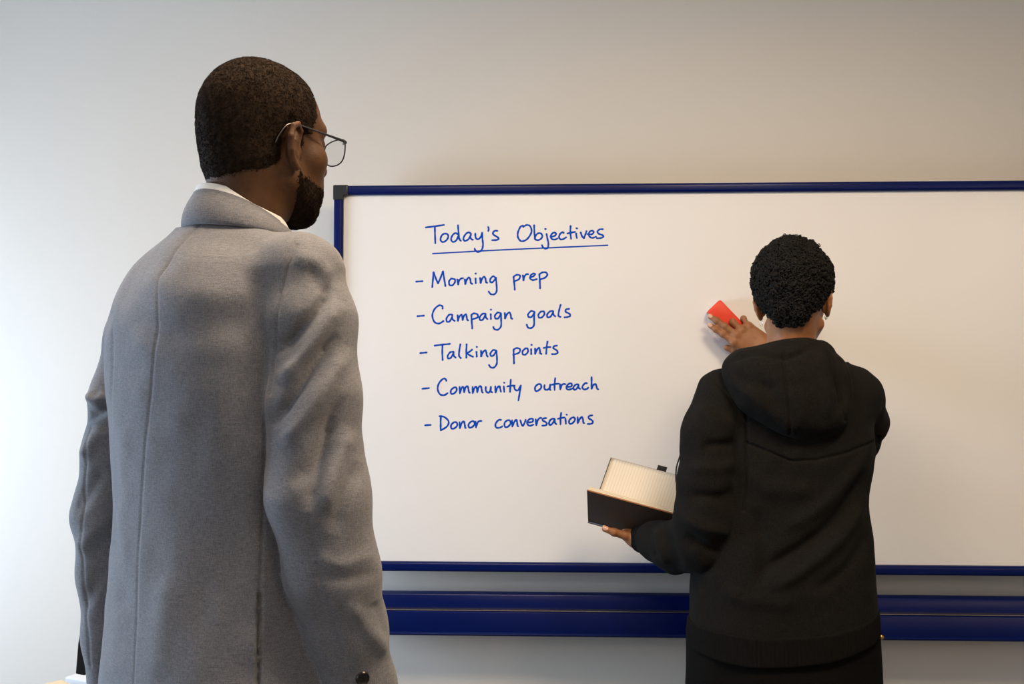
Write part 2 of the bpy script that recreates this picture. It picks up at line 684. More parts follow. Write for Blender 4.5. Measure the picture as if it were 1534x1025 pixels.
CAPL = 0.045
D = BOARD_Y + 0.028 - yf
for nm, u, o, d in (('top_rail', (0, 0, -1), (BX0 + CAPL, 0, BZ1), (BX1 - BX0 - 2 * CAPL, 0, 0)),
                    ('bottom_rail', (0, 0, 1), (BX0 + CAPL, 0, BZ0), (BX1 - BX0 - 2 * CAPL, 0, 0)),
                    ('side_rail', (1, 0, 0), (BX0, 0, BZ0 + CAPL), (0, 0, BZ1 - BZ0 - 2 * CAPL)),
                    ('side_rail', (-1, 0, 0), (BX1, 0, BZ0 + CAPL), (0, 0, BZ1 - BZ0 - 2 * CAPL))):
    mb = MB()
    mb.prism(rail_profile(FWID, D), u, (0, -1, 0), (o[0], BOARD_Y + 0.028, o[2]), d)
    # a raised bead along the outer edge of the bar
    flat_angle(mb.build(nm, M_BLUE, wb), 30)
for sx, x in ((1, BX0), (-1, BX1)):
    for sz, z in ((1, BZ0), (-1, BZ1)):
        # L-shaped corner cap with a rounded inner corner
        e = 0.0016
        pr = [(-e, -e), (CAPL, -e), (CAPL, FWID + e)]
        rr = 0.010
        for k in range(7):
            a = math.pi / 2 * k / 6
            pr.append((FWID + e + rr - rr * math.sin(a), FWID + e + rr - rr * math.cos(a)))
        pr += [(FWID + e, CAPL), (-e, CAPL)]
        mb = MB()
        mb.prism(pr, (sx, 0, 0), (0, 0, sz), (x, yf - 0.002, z), (0, D + 0.004, 0))
        bevel(flat_angle(mb.build('corner_cap', M_CAP, wb), 30), 0.005, 3)

# lower rail: a wide trough under the board with a projecting lower half
RLZ1, RLZm, RLZ0 = P(1000, 891.2, BOARD_Y + 0.02)[2], P(1000, 919.3, BOARD_Y - 0.02)[2], P(1000, 957, BOARD_Y - 0.02)[2]
yb = RY1 - 0.02
pr = [(BOARD_Y + 0.045, RLZ1), (BOARD_Y + 0.035, RLZ1 - 0.001), (BOARD_Y + 0.02, RLZ1 - 0.004), (BOARD_Y + 0.017, RLZ1 - 0.008),
      (BOARD_Y + 0.017, RLZm), (BOARD_Y - 0.006, RLZm - 0.0012), (BOARD_Y - 0.0105, RLZm - 0.003), (BOARD_Y - 0.012, RLZm - 0.006),
      (BOARD_Y - 0.012, RLZ0 + 0.011), (BOARD_Y - 0.016, RLZ0 + 0.0085), (BOARD_Y - 0.018, RLZ0 + 0.006), (BOARD_Y - 0.0165, RLZ0 + 0.002), (BOARD_Y - 0.013, RLZ0), (BOARD_Y + 0.045, RLZ0)]
mb = MB()
mb.prism([(q[0], q[1]) for q in pr], (0, 1, 0), (0, 0, 1), (BX0 - 0.0, 0, 0), (BX1 - BX0, 0, 0))
flat_angle(mb.build('pen_tray', M_BLUE, wb), 40)
M_LEDGE = material('ledge_highlight_metal', (0.42, 0.37, 0.33, 1), 0.38, metal=1.0)  # pale metal for an added strip that imitates the light caught on the ledge
mb = MB(); mb.box((BX0 + 0.004, BOARD_Y - 0.009, RLZm - 0.0006), (BX1 - 0.004, BOARD_Y + 0.0168, RLZm + 0.0016))
bevel(mb.build('ledge_highlight', M_LEDGE, wb, smooth=False, label='thin pale strip added as the highlight along the tray ledge'), 0.0006)
# uprights that carry board and tray on the wall
for x in (BX0 + 0.25, P(1175, 700, 3.05)[0], BX1 - 0.12):
    zlow = 0.0 if x > 0 else BZ1 - 0.42
    mb = MB(); mb.box((x - 0.03, BOARD_Y + 0.045, zlow), (x + 0.03, RY1, BZ1 - 0.06))
    mb.box((x - 0.03, BOARD_Y + 0.020, max(zlow, BZ0 + 0.02)), (x + 0.03, BOARD_Y + 0.046, BZ1 - 0.06))
    bevel(mb.build('wall_upright', M_BLUE, wb, smooth=False), 0.004)
c = P(1320.5, 955, BOARD_Y - 0.013)
mb = MB(); mb.lathe([(0.0072, 0), (0.0072, 0.003), (0.005, 0.0052), (0.002, 0.006)], c, (0, -1, 0), 20)
flat_angle(mb.build('screw', M_BRASS, wb, label='brass screw head'), 40)
# ------------------------------------------------------------------ handwriting: pen strokes traced in five strips, put on the board plane
L1 = (620, 320, 9.5875, [
    [(168, 200), (300, 183), (435, 163)], [(300, 183), (303, 300), (308, 430)],
    [(430, 290), (400, 315), (382, 365), (395, 400), (430, 408), (475, 375), (495, 325), (475, 292), (430, 290)],
    [(632, 300), (600, 280), (560, 305), (535, 360), (548, 400), (580, 405), (615, 375), (638, 320)], [(633, 165), (640, 260), (648, 345), (662, 380), (678, 393)],
    [(822, 290), (785, 270), (740, 300), (712, 355), (722, 388), (750, 390), (790, 360), (822, 300)], [(822, 290), (812, 340), (830, 370), (852, 377)],
    [(882, 285), (885, 335), (905, 368), (940, 360), (970, 315), (980, 272)], [(980, 272), (985, 370), (992, 450), (975, 520), (925, 553), (885, 530), (870, 502)],
    [(1065, 190), (1075, 215), (1068, 255)],
    [(1203, 250), (1165, 247), (1135, 275), (1145, 305), (1195, 335), (1218, 358), (1195, 378), (1120, 383)]])
L1B = (760, 320, 9.5875, [
    [(230, 195), (225, 175), (190, 190), (155, 260), (150, 330), (180, 385), (225, 397), (285, 365), (335, 295), (348, 240), (325, 180), (280, 165), (235, 185)],
    [(385, 165), (388, 260), (395, 370)], [(395, 370), (405, 320), (440, 285), (480, 285), (503, 320), (490, 355), (450, 380), (415, 378), (395, 360)],
    [(562, 290), (575, 360), (590, 430), (580, 490), (545, 505), (510, 480), (497, 452)], [(540, 220), (555, 224)],
    [(625, 335), (680, 320), (700, 295), (685, 275), (650, 282), (622, 325), (640, 365), (685, 373), (720, 357)],
    [(812, 280), (795, 268), (760, 290), (742, 335), (760, 368), (800, 368), (848, 340)],
    [(908, 175), (905, 270), (915, 365)], [(860, 288), (910, 275), (975, 263)],
    [(988, 282), (992, 320), (1000, 355)], [(990, 210), (1006, 216)],
    [(1052, 268), (1070, 320), (1098, 357)], [(1098, 357), (1120, 305), (1138, 250)],
    [(1150, 295), (1210, 298), (1240, 270), (1225, 248), (1190, 255), (1168, 295), (1185, 335), (1225, 350), (1275, 332)],
    [(1375, 225), (1325, 228), (1295, 258), (1310, 288), (1365, 310), (1380, 330), (1350, 350), (1283, 355)]])
L2 = (610, 390, 6.67, [
    [(87, 214), (155, 209)],
    [(250, 270), (257, 190), (263, 118)], [(263, 118), (285, 180), (308, 232)], [(308, 232), (335, 170), (357, 110)], [(357, 110), (370, 190), (382, 260)],
    [(440, 182), (418, 210), (422, 245), (450, 250), (475, 222), (475, 192), (440, 182)],
    [(500, 190), (505, 215), (510, 245)], [(510, 235), (520, 200), (540, 182), (560, 180)],
    [(575, 190), (580, 240)], [(580, 240), (595, 195), (615, 172), (630, 190), (635, 225), (652, 238)],
    [(683, 180), (685, 232)], [(680, 132), (688, 134)],
    [(728, 175), (733, 228)], [(733, 228), (748, 185), (768, 165), (782, 185), (788, 218), (800, 226)],
    [(885, 178), (860, 160), (832, 185), (830, 215), (850, 220), (875, 195), (886, 172)], [(886, 172), (893, 250), (893, 310), (870, 340), (835, 338), (812, 312)],
    [(1062, 165), (1070, 230), (1075, 297)], [(1062, 165), (1095, 145), (1128, 155), (1115, 190), (1062, 213)],
    [(1155, 150), (1162, 202)], [(1162, 202), (1170, 165), (1190, 140), (1212, 140)],
    [(1225, 172), (1260, 160), (1278, 140), (1262, 133), (1235, 150), (1228, 180), (1255, 198), (1297, 188)],
    [(1320, 140), (1325, 210), (1328, 283)], [(1320, 140), (1350, 122), (1385, 122), (1400, 145), (1375, 175), (1325, 192)]])
L3 = (610, 445, 5.9, [
    [(88, 170), (150, 165)],
    [(313, 105), (310, 82), (280, 75), (240, 110), (222, 165), (240, 220), (280, 235), (322, 212)],
    [(395, 155), (370, 158), (347, 190), (352, 218), (375, 215), (398, 175)], [(398, 155), (400, 195), (420, 213)],
    [(445, 160), (448, 213)], [(448, 213), (460, 175), (480, 157), (487, 180), (490, 205)], [(490, 205), (500, 170), (518, 153), (525, 175), (530, 200), (540, 208)],
    [(567, 158), (570, 220), (575, 280)], [(567, 158), (590, 145), (620, 155), (622, 180), (570, 200)],
    [(690, 147), (665, 150), (640, 180), (645, 203), (668, 200), (690, 160)], [(692, 147), (695, 180), (710, 197)],
    [(738, 150), (740, 197)], [(737, 110), (743, 114)],
    [(828, 145), (800, 138), (775, 165), (780, 190), (805, 188), (828, 150)], [(828, 145), (830, 200), (828, 260), (800, 290), (770, 283), (760, 264)],
    [(862, 140), (864, 192)], [(864, 192), (880, 155), (903, 137), (915, 160), (918, 185), (930, 194)],
    [(1125, 132), (1095, 125), (1068, 155), (1075, 178), (1100, 175), (1125, 138)], [(1125, 132), (1122, 190), (1120, 250), (1095, 275), (1068, 270), (1055, 243)],
    [(1180, 130), (1160, 155), (1165, 182), (1190, 180), (1213, 152), (1205, 128), (1180, 130)],
    [(1290, 125), (1262, 128), (1237, 155), (1240, 178), (1265, 175), (1288, 140)], [(1290, 125), (1292, 155), (1310, 173)],
    [(1357, 68), (1342, 120), (1337, 165), (1357, 178)],
    [(1433, 105), (1405, 110), (1400, 130), (1435, 150), (1440, 168), (1415, 178), (1388, 180)]])
L4 = (610, 500, 5.9, [
    [(113, 172), (173, 166)],
    [(240, 106), (310, 97), (380, 90)], [(312, 97), (310, 160), (313, 235)],
    [(410, 160), (380, 165), (358, 195), (362, 218), (385, 213), (408, 175)], [(410, 160), (412, 195), (430, 213)],
    [(470, 92), (460, 150), (458, 195), (475, 218)],
    [(525, 92), (522, 150), (523, 215)], [(575, 140), (550, 160), (525, 172)], [(525, 172), (555, 192), (583, 205)],
    [(612, 158), (615, 205)], [(612, 115), (618, 119)],
    [(652, 150), (653, 203)], [(653, 203), (668, 165), (690, 147), (700, 170), (703, 192), (714, 203)],
    [(788, 150), (760, 145), (735, 175), (742, 197), (765, 190), (785, 155)], [(788, 150), (793, 215), (790, 270), (765, 300), (738, 297), (722, 276)],
    [(940, 140), (942, 200), (944, 265)], [(940, 140), (970, 127), (998, 140), (985, 170), (935, 187)],
    [(1045, 130), (1020, 155), (1022, 182), (1045, 185), (1068, 158), (1062, 132), (1045, 130)],
    [(1095, 135), (1096, 183)], [(1096, 97), (1103, 101)],
    [(1130, 130), (1130, 180)], [(1130, 180), (1145, 145), (1165, 125), (1173, 150), (1175, 172), (1188, 180)],
    [(1240, 68), (1232, 120), (1228, 180)], [(1205, 127), (1235, 120), (1268, 118)],
    [(1325, 105), (1300, 110), (1292, 128), (1322, 148), (1330, 168), (1310, 180), (1278, 181)]])
L5 = (620, 555, 5.29, [
    [(65, 146), (122, 140)],
    [(258, 85), (250, 68), (230, 68), (200, 100), (188, 145), (205, 188), (238, 197), (268, 180)],
    [(318, 135), (295, 155), (293, 182), (315, 185), (338, 160), (335, 137), (318, 135)],
    [(362, 130), (364, 183)], [(364, 183), (378, 140), (392, 132), (396, 155), (398, 175)], [(398, 175), (408, 138), (425, 125), (432, 150), (436, 172), (445, 178)],
    [(465, 130), (466, 182)], [(466, 182), (480, 140), (495, 130), (500, 155), (502, 175)], [(502, 175), (513, 135), (530, 125), (537, 150), (540, 170), (548, 177)],
    [(570, 130), (570, 160), (588, 178), (605, 160), (610, 128)], [(610, 128), (610, 165), (622, 175)],
    [(645, 125), (647, 177)], [(647, 177), (660, 140), (678, 125), (685, 150), (690, 172)],
    [(712, 125), (716, 172)], [(713, 96), (719, 100)],
    [(768, 72), (765, 120), (762, 172)], [(738, 128), (770, 122), (800, 120)],
    [(795, 120), (800, 150), (825, 158), (848, 118)], [(848, 118), (838, 180), (828, 240)],
    [(985, 108), (962, 130), (962, 160), (982, 162), (1008, 138), (1005, 112), (985, 108)],
    [(1035, 115), (1035, 145), (1055, 155), (1075, 138), (1080, 110)], [(1080, 110), (1078, 148), (1085, 157)],
    [(1120, 60), (1115, 110), (1115, 157)], [(1090, 115), (1120, 108), (1150, 105)],
    [(1158, 108), (1160, 152)], [(1160, 152), (1170, 120), (1185, 108), (1202, 110)],
    [(1210, 130), (1245, 128), (1252, 110), (1238, 103), (1218, 115), (1208, 138), (1225, 153), (1258, 143)],
    [(1305, 112), (1285, 112), (1265, 132), (1268, 152), (1288, 148), (1305, 120)], [(1305, 112), (1305, 135), (1318, 148)],
    [(1373, 102), (1355, 103), (1335, 130), (1345, 150), (1370, 147), (1383, 135)],
    [(1408, 52), (1408, 100), (1408, 148)], [(1408, 148), (1420, 120), (1438, 108), (1447, 125), (1452, 145), (1463, 150)]])
L6 = (620, 605, 5.29, [
    [(87, 171), (135, 168)],
    [(213, 95), (212, 150), (212, 212)], [(200, 98), (240, 105), (275, 140), (262, 180), (212, 212)],
    [(320, 145), (297, 165), (295, 192), (315, 198), (342, 175), (340, 150), (320, 145)],
    [(362, 145), (364, 195)], [(364, 195), (378, 155), (395, 140), (403, 165), (405, 187), (412, 193)],
    [(455, 140), (435, 160), (435, 185), (455, 188), (480, 165), (475, 140), (455, 140)],
    [(488, 140), (493, 190)], [(493, 185), (505, 150), (520, 137), (537, 137)],
    [(693, 128), (670, 130), (647, 160), (652, 188), (680, 190), (703, 178)],
    [(742, 130), (720, 150), (720, 180), (740, 185), (765, 160), (762, 135), (742, 130)],
    [(778, 130), (780, 182)], [(780, 182), (795, 145), (812, 127), (818, 150), (820, 172), (828, 180)],
    [(843, 130), (852, 160), (863, 178)], [(863, 178), (878, 150), (887, 125)],
    [(895, 148), (935, 145), (945, 125), (928, 118), (905, 132), (898, 158), (918, 175), (948, 165)],
    [(965, 122), (970, 172)], [(970, 172), (980, 135), (995, 115), (1012, 112)],
    [(1050, 113), (1025, 118), (1020, 132), (1048, 148), (1052, 165), (1035, 173), (1015, 173)],
    [(1115, 118), (1090, 122), (1072, 145), (1075, 168), (1095, 160), (1113, 130)], [(1115, 118), (1118, 150), (1130, 163)],
    [(1167, 70), (1162, 115), (1162, 165)], [(1140, 120), (1170, 113), (1195, 108)],
    [(1200, 115), (1205, 160)], [(1208, 85), (1214, 88)],
    [(1252, 110), (1232, 130), (1232, 155), (1252, 157), (1275, 132), (1272, 110), (1252, 110)],
    [(1298, 105), (1298, 155)], [(1298, 155), (1312, 125), (1330, 105), (1340, 125), (1342, 148), (1350, 155)],
    [(1415, 92), (1390, 97), (1385, 115), (1412, 132), (1418, 150), (1400, 160), (1375, 160)]])
UL = (0, 0, 1.0, [[(648, 380.1), (704, 377.0), (760, 374.1), (835, 370.8), (910.5, 367.5)]])


def ink(strips, name, label, w=0.0027):
    m = MB()
    for (ox, oy, sc, strokes) in strips:
        for st in strokes:
            q = spline(np.array(st, float) / sc + (ox, oy), 7)
            pts = np.array([P(a, b, BOARD_Y - 0.0003) for a, b in q])
            d = nrm(pts[-1] - pts[-2]); s0 = nrm(pts[0] - pts[1])
            pts = np.vstack([pts[0] + s0 * w * 0.7, pts, pts[-1] + d * w * 0.7])
            r = np.full(len(pts), w); r[0] = r[-1] = w * 0.35
            r = r * (1 + 0.10 * np.sin(np.arange(len(pts)) * 0.9 + ox))
            m.tube(pts, r, 8, flat=((0, -1, 0), 0.0005))
    return m.build(name, M_INK, wb, label=label)


ink([L1, L1B], 'written_heading', 'blue handwritten heading Today\'s Objectives')
ink([UL], 'heading_underline', 'blue pen line under the heading', 0.0021)
for L, tx in ((L2, 'Morning prep'), (L3, 'Campaign goals'), (L4, 'Talking points'), (L5, 'Community outreach'), (L6, 'Donor conversations')):
    ink([L], 'written_line', 'blue handwritten line ' + tx)
# ------------------------------------------------------------------ figure building blocks


def rotz(a):
    """heading a: clockwise from +y (to the right). columns = local right, forward, up in world"""
    return np.array([[math.cos(a), math.sin(a), 0], [-math.sin(a), math.cos(a), 0], [0, 0, 1.0]])


def tilt(R, pitch=0.0, roll=0.0):
    """pitch > 0 looks up, roll > 0 leans to the right"""
    c, s = math.cos(pitch), math.sin(pitch)
    Rx = np.array([[1, 0, 0], [0, c, -s], [0, s, c]])
    c, s = math.cos(roll), math.sin(roll)
    Ry = np.array([[c, 0, s], [0, 1, 0], [-s, 0, c]])
    return R @ Rx @ Ry


def head_sdf(p, ear_drop=0.0):
    """human head in its own frame: x right, y forward, z up, origin between the ears (about 0.245 tall)"""
    q = p.copy()
    q[:, 0] = np.abs(q[:, 0])                      # symmetric
    d = ell(p, (0, -0.010, 0.037), (0.0745, 0.0930, 0.0835))                 # cranium
    d = smin(d, ell(p, (0, 0.030, 0.036), (0.064, 0.062, 0.060)), 0.03)     # forehead
    d = smin(d, ell(p, (0, 0.034, -0.030), (0.060, 0.058, 0.074)), 0.025)   # face
    d = smin(d, ell(p, (0, -0.046, -0.020), (0.058, 0.046, 0.062)), 0.03)   # occiput
    d = smin(d, caps(q, (0.056, 0.005, -0.052), (0.020, 0.064, -0.088), 0.018, 0.016), 0.022)   # jaw
    d = smin(d, ell(p, (0, 0.068, -0.090), (0.025, 0.020, 0.019)), 0.018)   # chin
    d = smin(d, ell(q, (0.028, 0.062, -0.056), (0.024, 0.027, 0.030)), 0.02)    # lower cheeks
    d = smin(d, ell(q, (0.045, 0.058, -0.018), (0.024, 0.026, 0.022)), 0.02)    # cheekbones
    d = smin(d, caps(q, (0.012, 0.094, 0.027), (0.046, 0.076, 0.027), 0.010, 0.010), 0.014)     # brow
    d = smax(d, -ell(q, (0.032, 0.101, 0.008), (0.017, 0.016, 0.012)), 0.010)   # eye sockets
    d = smin(d, ell(q, (0.0315, 0.0800, 0.009), (0.0150, 0.0125, 0.0115)), 0.004)   # eyelids over the balls
    d = smin(d, caps(p, (0, 0.089, 0.020), (0, 0.112, -0.022), 0.0075, 0.0115), 0.010)  # nose
    d = smin(d, ell(q, (0.012, 0.100, -0.026), (0.0085, 0.010, 0.0075)), 0.006)
    d = smax(d, -ell(q, (0.0065, 0.106, -0.036), (0.0035, 0.005, 0.006)), 0.003)
    d = smin(d, ell(p, (0, 0.0845, -0.0545), (0.025, 0.0125, 0.0070)), 0.005)   # lips
    d = smin(d, ell(p, (0, 0.0825, -0.0670), (0.022, 0.0125, 0.0075)), 0.005)
    d = smax(d, -ell(p, (0, 0.097, -0.0603), (0.024, 0.008, 0.0016)), 0.003)
    # ears: plate, rim, inner fold, lobe
    ca, sa = math.cos(math.radians(24)), math.sin(math.radians(24))
    c0 = np.array([0.0745, 0.004, 0.0])
    Re = np.array([[ca, -sa, 0], [sa, ca, 0], [0, 0, 1.0]])      # columns: ear normal, ear forward, up
    e = (q - c0) @ np.array([[ca, sa, 0], [-sa, ca, 0], [0, 0, 1.0]]).T
    e = np.stack([(q - c0) @ np.array([ca, sa, 0]), (q - c0) @ np.array([-sa, ca, 0]), q[:, 2] + ear_drop], 1)
    plate = ell(e, (0.0045, -0.012, 0.000), (0.0055, 0.0165, 0.029))
    rim = chain(e, [(0.004, 0.004, 0.008), (0.009, 0.0015, 0.024), (0.011, -0.010, 0.0315), (0.0105, -0.022, 0.027), (0.0095, -0.0275, 0.012),
                    (0.0085, -0.025, -0.006), (0.0065, -0.017, -0.019), (0.0060, -0.006, -0.027)], [0.0030, 0.0038, 0.0042, 0.0042, 0.0040, 0.0036, 0.0036, 0.0055], 0.002)
    inner = chain(e, [(0.008, -0.010, 0.018), (0.009, -0.0165, 0.008), (0.008, -0.016, -0.006), (0.006, -0.008, -0.014)], [0.0028, 0.0032, 0.0032, 0.003], 0.002)
    tragus = ell(e, (0.005, 0.003, -0.004), (0.004, 0.0045, 0.007))
    ear = smin(smin(smin(plate, rim, 0.003), inner, 0.003), tragus, 0.003)
    ear = smax(ear, -ell(e, (0.011, -0.006, 0.000), (0.0060, 0.0065, 0.010)), 0.003)
    root = ell(e, (-0.001, -0.004, 0.0), (0.008, 0.010, 0.022))
    d = smin(d, smin(ear, root, 0.005), 0.006)
    return d


def strands(V, Q, mask, count, length, width, seed, lift=0.45, comb=None, curl=0.0):
    """short separate hairs rooted on a surface: V, Q the surface, mask per vertex"""
    rng = np.random.default_rng(seed)
    N = vnormals(V, Q)
    fm = mask[Q].min(1) > 0.5
    q = Q[fm]
    ar = np.linalg.norm(np.cross(V[q[:, 2]] - V[q[:, 0]], V[q[:, 3]] - V[q[:, 1]]), axis=1)
    pick = rng.choice(len(q), count, p=ar / ar.sum())
    u, v = rng.random((2, count, 1))
    w = q[pick]
    p = (V[w[:, 0]] * (1 - u) + V[w[:, 1]] * u) * (1 - v) + (V[w[:, 3]] * (1 - u) + V[w[:, 2]] * u) * v
    n = nrm(N[w].mean(1))
    t = rng.normal(size=(count, 3))
    if comb is not None:
        t = t * 0.8 + np.asarray(comb)
    t = nrm(t - n * np.sum(t * n, 1, keepdims=True))
    s = np.cross(n, t)
    L = length * (0.6 + 0.8 * rng.random((count, 1)))
    wd = width * (0.7 + 0.6 * rng.random((count, 1)))
    a = p - n * 0.0006
    m = a + (t * (1 - lift) + n * lift) * L * 0.5
    e = m + (t * (1 - lift * 0.3) + n * lift * 0.1 + s * curl * rng.normal(size=(count, 1))) * L * 0.5
    k = n * 0.5 + s * 0.5
    VV = np.stack([a - s * wd, a + s * wd, m - s * wd * 0.8, m + s * wd * 0.8, m + n * wd, e], 1).reshape(-1, 3)
    o = (np.arange(count) * 6)[:, None]
    FF = np.concatenate([o + np.array([[0, 1, 3, 2]]), o + np.array([[2, 3, 5, 5]])[:, [0, 1, 2, 2]], o + np.array([[0, 2, 4, 4]]), o + np.array([[2, 5, 4, 4]]), o + np.array([[1, 4, 3, 3]]), o + np.array([[3, 4, 5, 5]])])
    return VV, FF


def tri_quads(FF):
    """faces as tuples, dropping repeated corners"""
    return [tuple(dict.fromkeys(int(i) for i in f)) for f in FF]


def join(*parts):
    V, Fc, n = [], [], 0
    for v, f in parts:
        V.append(np.asarray(v))
        Fc.append(np.asarray(f) + n)
        n += len(v)
    return np.concatenate(V), np.concatenate(Fc)


FING = {'index': ((0.027, 0.094, 0.001), 0.074, 0.0088), 'middle': ((0.008, 0.098, 0.003), 0.082, 0.0090),
        'ring': ((-0.011, 0.093, 0.001), 0.076, 0.0085), 'pinky': ((-0.029, 0.083, -0.003), 0.060, 0.0075)}


def hand_pose(curl, spread=(0.10, 0.02, -0.06, -0.14), thumb=None):
    """joint chains of a hand, wrist at 0, +y to the fingers, +x the thumb side, +z the back. curl: four triples of degrees"""
    ch = []
    for (nm, cu, sp) in zip(('index', 'middle', 'ring', 'pinky'), curl, spread):
        base, L, r = FING[nm]
        p = np.array(base, float)
        a = 0.0
        pts = [p]
        for frac, c in zip((0.46, 0.30, 0.24), cu):
            a += math.radians(c)
            p = p + L * frac * np.array([math.sin(sp) * math.cos(a), math.cos(sp) * math.cos(a), -math.sin(a)])
            pts.append(p)
        ch.append((pts, [r, r * 0.93, r * 0.86, r * 0.74]))
    if thumb is None:
        thumb = [(0.022, 0.018, -0.010), (0.046, 0.050, -0.022), (0.060, 0.080, -0.026), (0.066, 0.106, -0.026)]
    return ch, thumb


def hand_sdf(q, pose, k=0.006):
    ch, th = pose
    d = None
    for i, (pts, rs) in enumerate(ch):
        w0 = np.array([0.018 - 0.012 * i, -0.005, 0.0])
        m = caps(q, w0, pts[0], 0.0155, 0.0115)
        d = m if d is None else smin(d, m, 0.014)
    d = smin(d, caps(q, (0.0, -0.03, 0), (0.0, 0.01, 0), 0.024, 0.025), 0.02)
    d = smin(d, ell(q, (0.024, 0.038, -0.014), (0.017, 0.032, 0.015)), 0.014)
    d = smin(d, ell(q, (-0.022, 0.035, -0.012), (0.013, 0.034, 0.013)), 0.012)
    for pts, rs in ch:
        f = chain(q, pts, rs, 0.003)
        for j in (1, 2):                                   # knuckles
            f = smin(f, np.linalg.norm(q - pts[j], axis=1) - rs[j] * 1.06, 0.004)
        d = smin(d, smin(f, np.linalg.norm(q - (pts[0] + np.array([0, 0, 0.002])), axis=1) - 0.0112, 0.006), k)
    t = chain(q, th, [0.0145, 0.0115, 0.0100, 0.0078], 0.004)
    t = smin(t, np.linalg.norm(q - np.asarray(th[2]), axis=1) - 0.0106, 0.004)
    return smin(d, t, 0.008)


def nail_mesh(mb, pts, R, org, s, r, up):
    """a thin curved nail plate on the last phalanx of a chain (hand coordinates)"""
    a, b = np.asarray(pts[-2], float), np.asarray(pts[-1], float)
    y = nrm(b - a)
    z = nrm(np.asarray(up, float) - y * (np.asarray(up, float) @ y))
    x = np.cross(y, z)
    c = b + y * r * 0.05
    V, Fc = [], []
    nu, nv = 6, 6
    for lay in (0, 1):
        for i in range(nu + 1):
            for j in range(nv + 1):
                u = (i / nu - 0.5) * 2
                v = (j / nv - 0.5) * 2
                rr = max(abs(u), abs(v)); ln = math.hypot(u, v) + 1e-9
                u2, v2 = u * rr / ln, v * rr / ln
                ang = u2 * 0.85
                rad = r * (1.03 + 0.05 * lay)
                V.append(c + x * math.sin(ang) * rad + z * math.cos(ang) * rad + y * v2 * r * 0.95)
    n1 = (nu + 1) * (nv + 1)
    for i in range(nu):
        for j in range(nv):
            k = i * (nv + 1) + j
            Fc.append((k + n1, k + nv + 1 + n1, k + nv + 2 + n1, k + 1 + n1))
            Fc.append((k, k + 1, k + nv + 2, k + nv + 1))
    mb.add(org + s * (np.array(V) @ R.T), Fc)


def px_groove(V, q, pts, depth, sigma, N, mask=None, two=False):
    """press a narrow seam groove along a traced line into the camera side of a garment"""
    d, _ = polyd(q, pts)
    face = np.clip(-np.sum(N * nrm(V - CAM), 1) * 3, 0, 1)
    w = np.exp(-(d / sigma) ** 2) * face
    if mask is not None:
        w = w * mask
    return V - N * (depth * w)[:, None]


def px_fold(V, q, pts, amp, sigma, N, mask=None, ends=0.18):
    """a soft fold: a ridge (amp > 0) or a valley (amp < 0) along a traced line, fading out at its ends"""
    d, t = polyd(q, spline(pts, 6) if len(pts) > 2 else pts)
    face = np.clip(-np.sum(N * nrm(V - CAM), 1) * 2.0, 0, 1)
    w = np.exp(-(d / sigma) ** 2) * face * np.clip(t / ends, 0, 1) * np.clip((1 - t) / ends, 0, 1)
    if mask is not None:
        w = w * mask
    return V + N * (amp * w)[:, None]


def leg_sdf(p, hip, knee, ankle, r):
    return chain(p, [hip, knee, ankle], r, 0.03)


def shoe_sdf(p, c, R):
    """shoe standing on z = 0: c ankle centre on the floor plane"""
    q = (p - np.asarray(c, float)) @ R
    d = ell(q, (0, 0.075, 0.030), (0.050, 0.150, 0.045))
    d = smin(d, caps(q, (0, -0.02, 0.05), (0, -0.01, 0.11), 0.045, 0.045), 0.04)
    d = smin(d, rbox(q, (0, 0.07, 0.012), (0.048, 0.150, 0.012), 0.011), 0.01)
    return np.maximum(d, 0.0005 - p[:, 2])
# ------------------------------------------------------------------ man in the grey suit jacket
M_SKIN_M = material('deep_brown_skin', (0.098, 0.043, 0.016, 1), 0.55, 0.3, noise=(70, (0.070, 0.030, 0.0115, 1), 0.8, 4), bump=(420, 0.35, 0.001), sss=0.06)
M_HAIR_M = material('cropped_hair', (0.012, 0.008, 0.006, 1), 0.85, 0.08, noise=(140, (0.034, 0.020, 0.011, 1), 0.8, 3))
M_SUIT = weave_material('grey_suiting', (0.100, 0.104, 0.123, 1), (0.243, 0.243, 0.258, 1), 1500)
M_SHIRT = material('white_shirt_cotton', (0.80, 0.80, 0.79, 1), 0.85, 0.2, bump=(900, 0.2, 0.0006))
M_TROUSER = weave_material('dark_suiting', (0.05, 0.052, 0.06, 1), (0.11, 0.11, 0.12, 1), 800)
M_SHOE = material('black_leather', (0.012, 0.011, 0.011, 1), 0.3)
M_BUTTON = material('button_horn', (0.012, 0.011, 0.010, 1), 0.3)
M_GLASSES = material('gunmetal', (0.16, 0.15, 0.15, 1), 0.28, metal=1.0)
M_TIP = material('temple_tip_plastic', (0.02, 0.018, 0.017, 1), 0.3)
M_LENS = glass_material('spectacle_lens')
M_EYE = material('eye', (0.70, 0.66, 0.60, 1), 0.1)
M_LINING = material('dark_lining', (0.010, 0.010, 0.011, 1), 0.6)

MY = 1.45
HD = math.radians(45)
RB = rotz(HD)                                        # body frame
mc = P(336, 700, MY)
MB0 = np.array([mc[0], MY, 0.0])                     # body axis on the floor
man = thing('person', 'man with close-cropped hair, glasses and grey suit jacket, seen from behind', 'person', MB0)


def mz(py, Y=MY):
    return P(336, py, Y)[2]


def toB(p):
    return (p - MB0) @ RB


def fromB(q):
    return MB0 + np.asarray(q, float) @ RB.T


# --- head
HS = 1.02
HV = np.array([0.945, 0.945, 1.02])               # a narrow, tall head
HM0 = P(394, 219, MY)
RH = tilt(rotz(math.radians(38)), math.radians(1), 0)


def toH(p):
    return (p - HM0) @ RH / HV


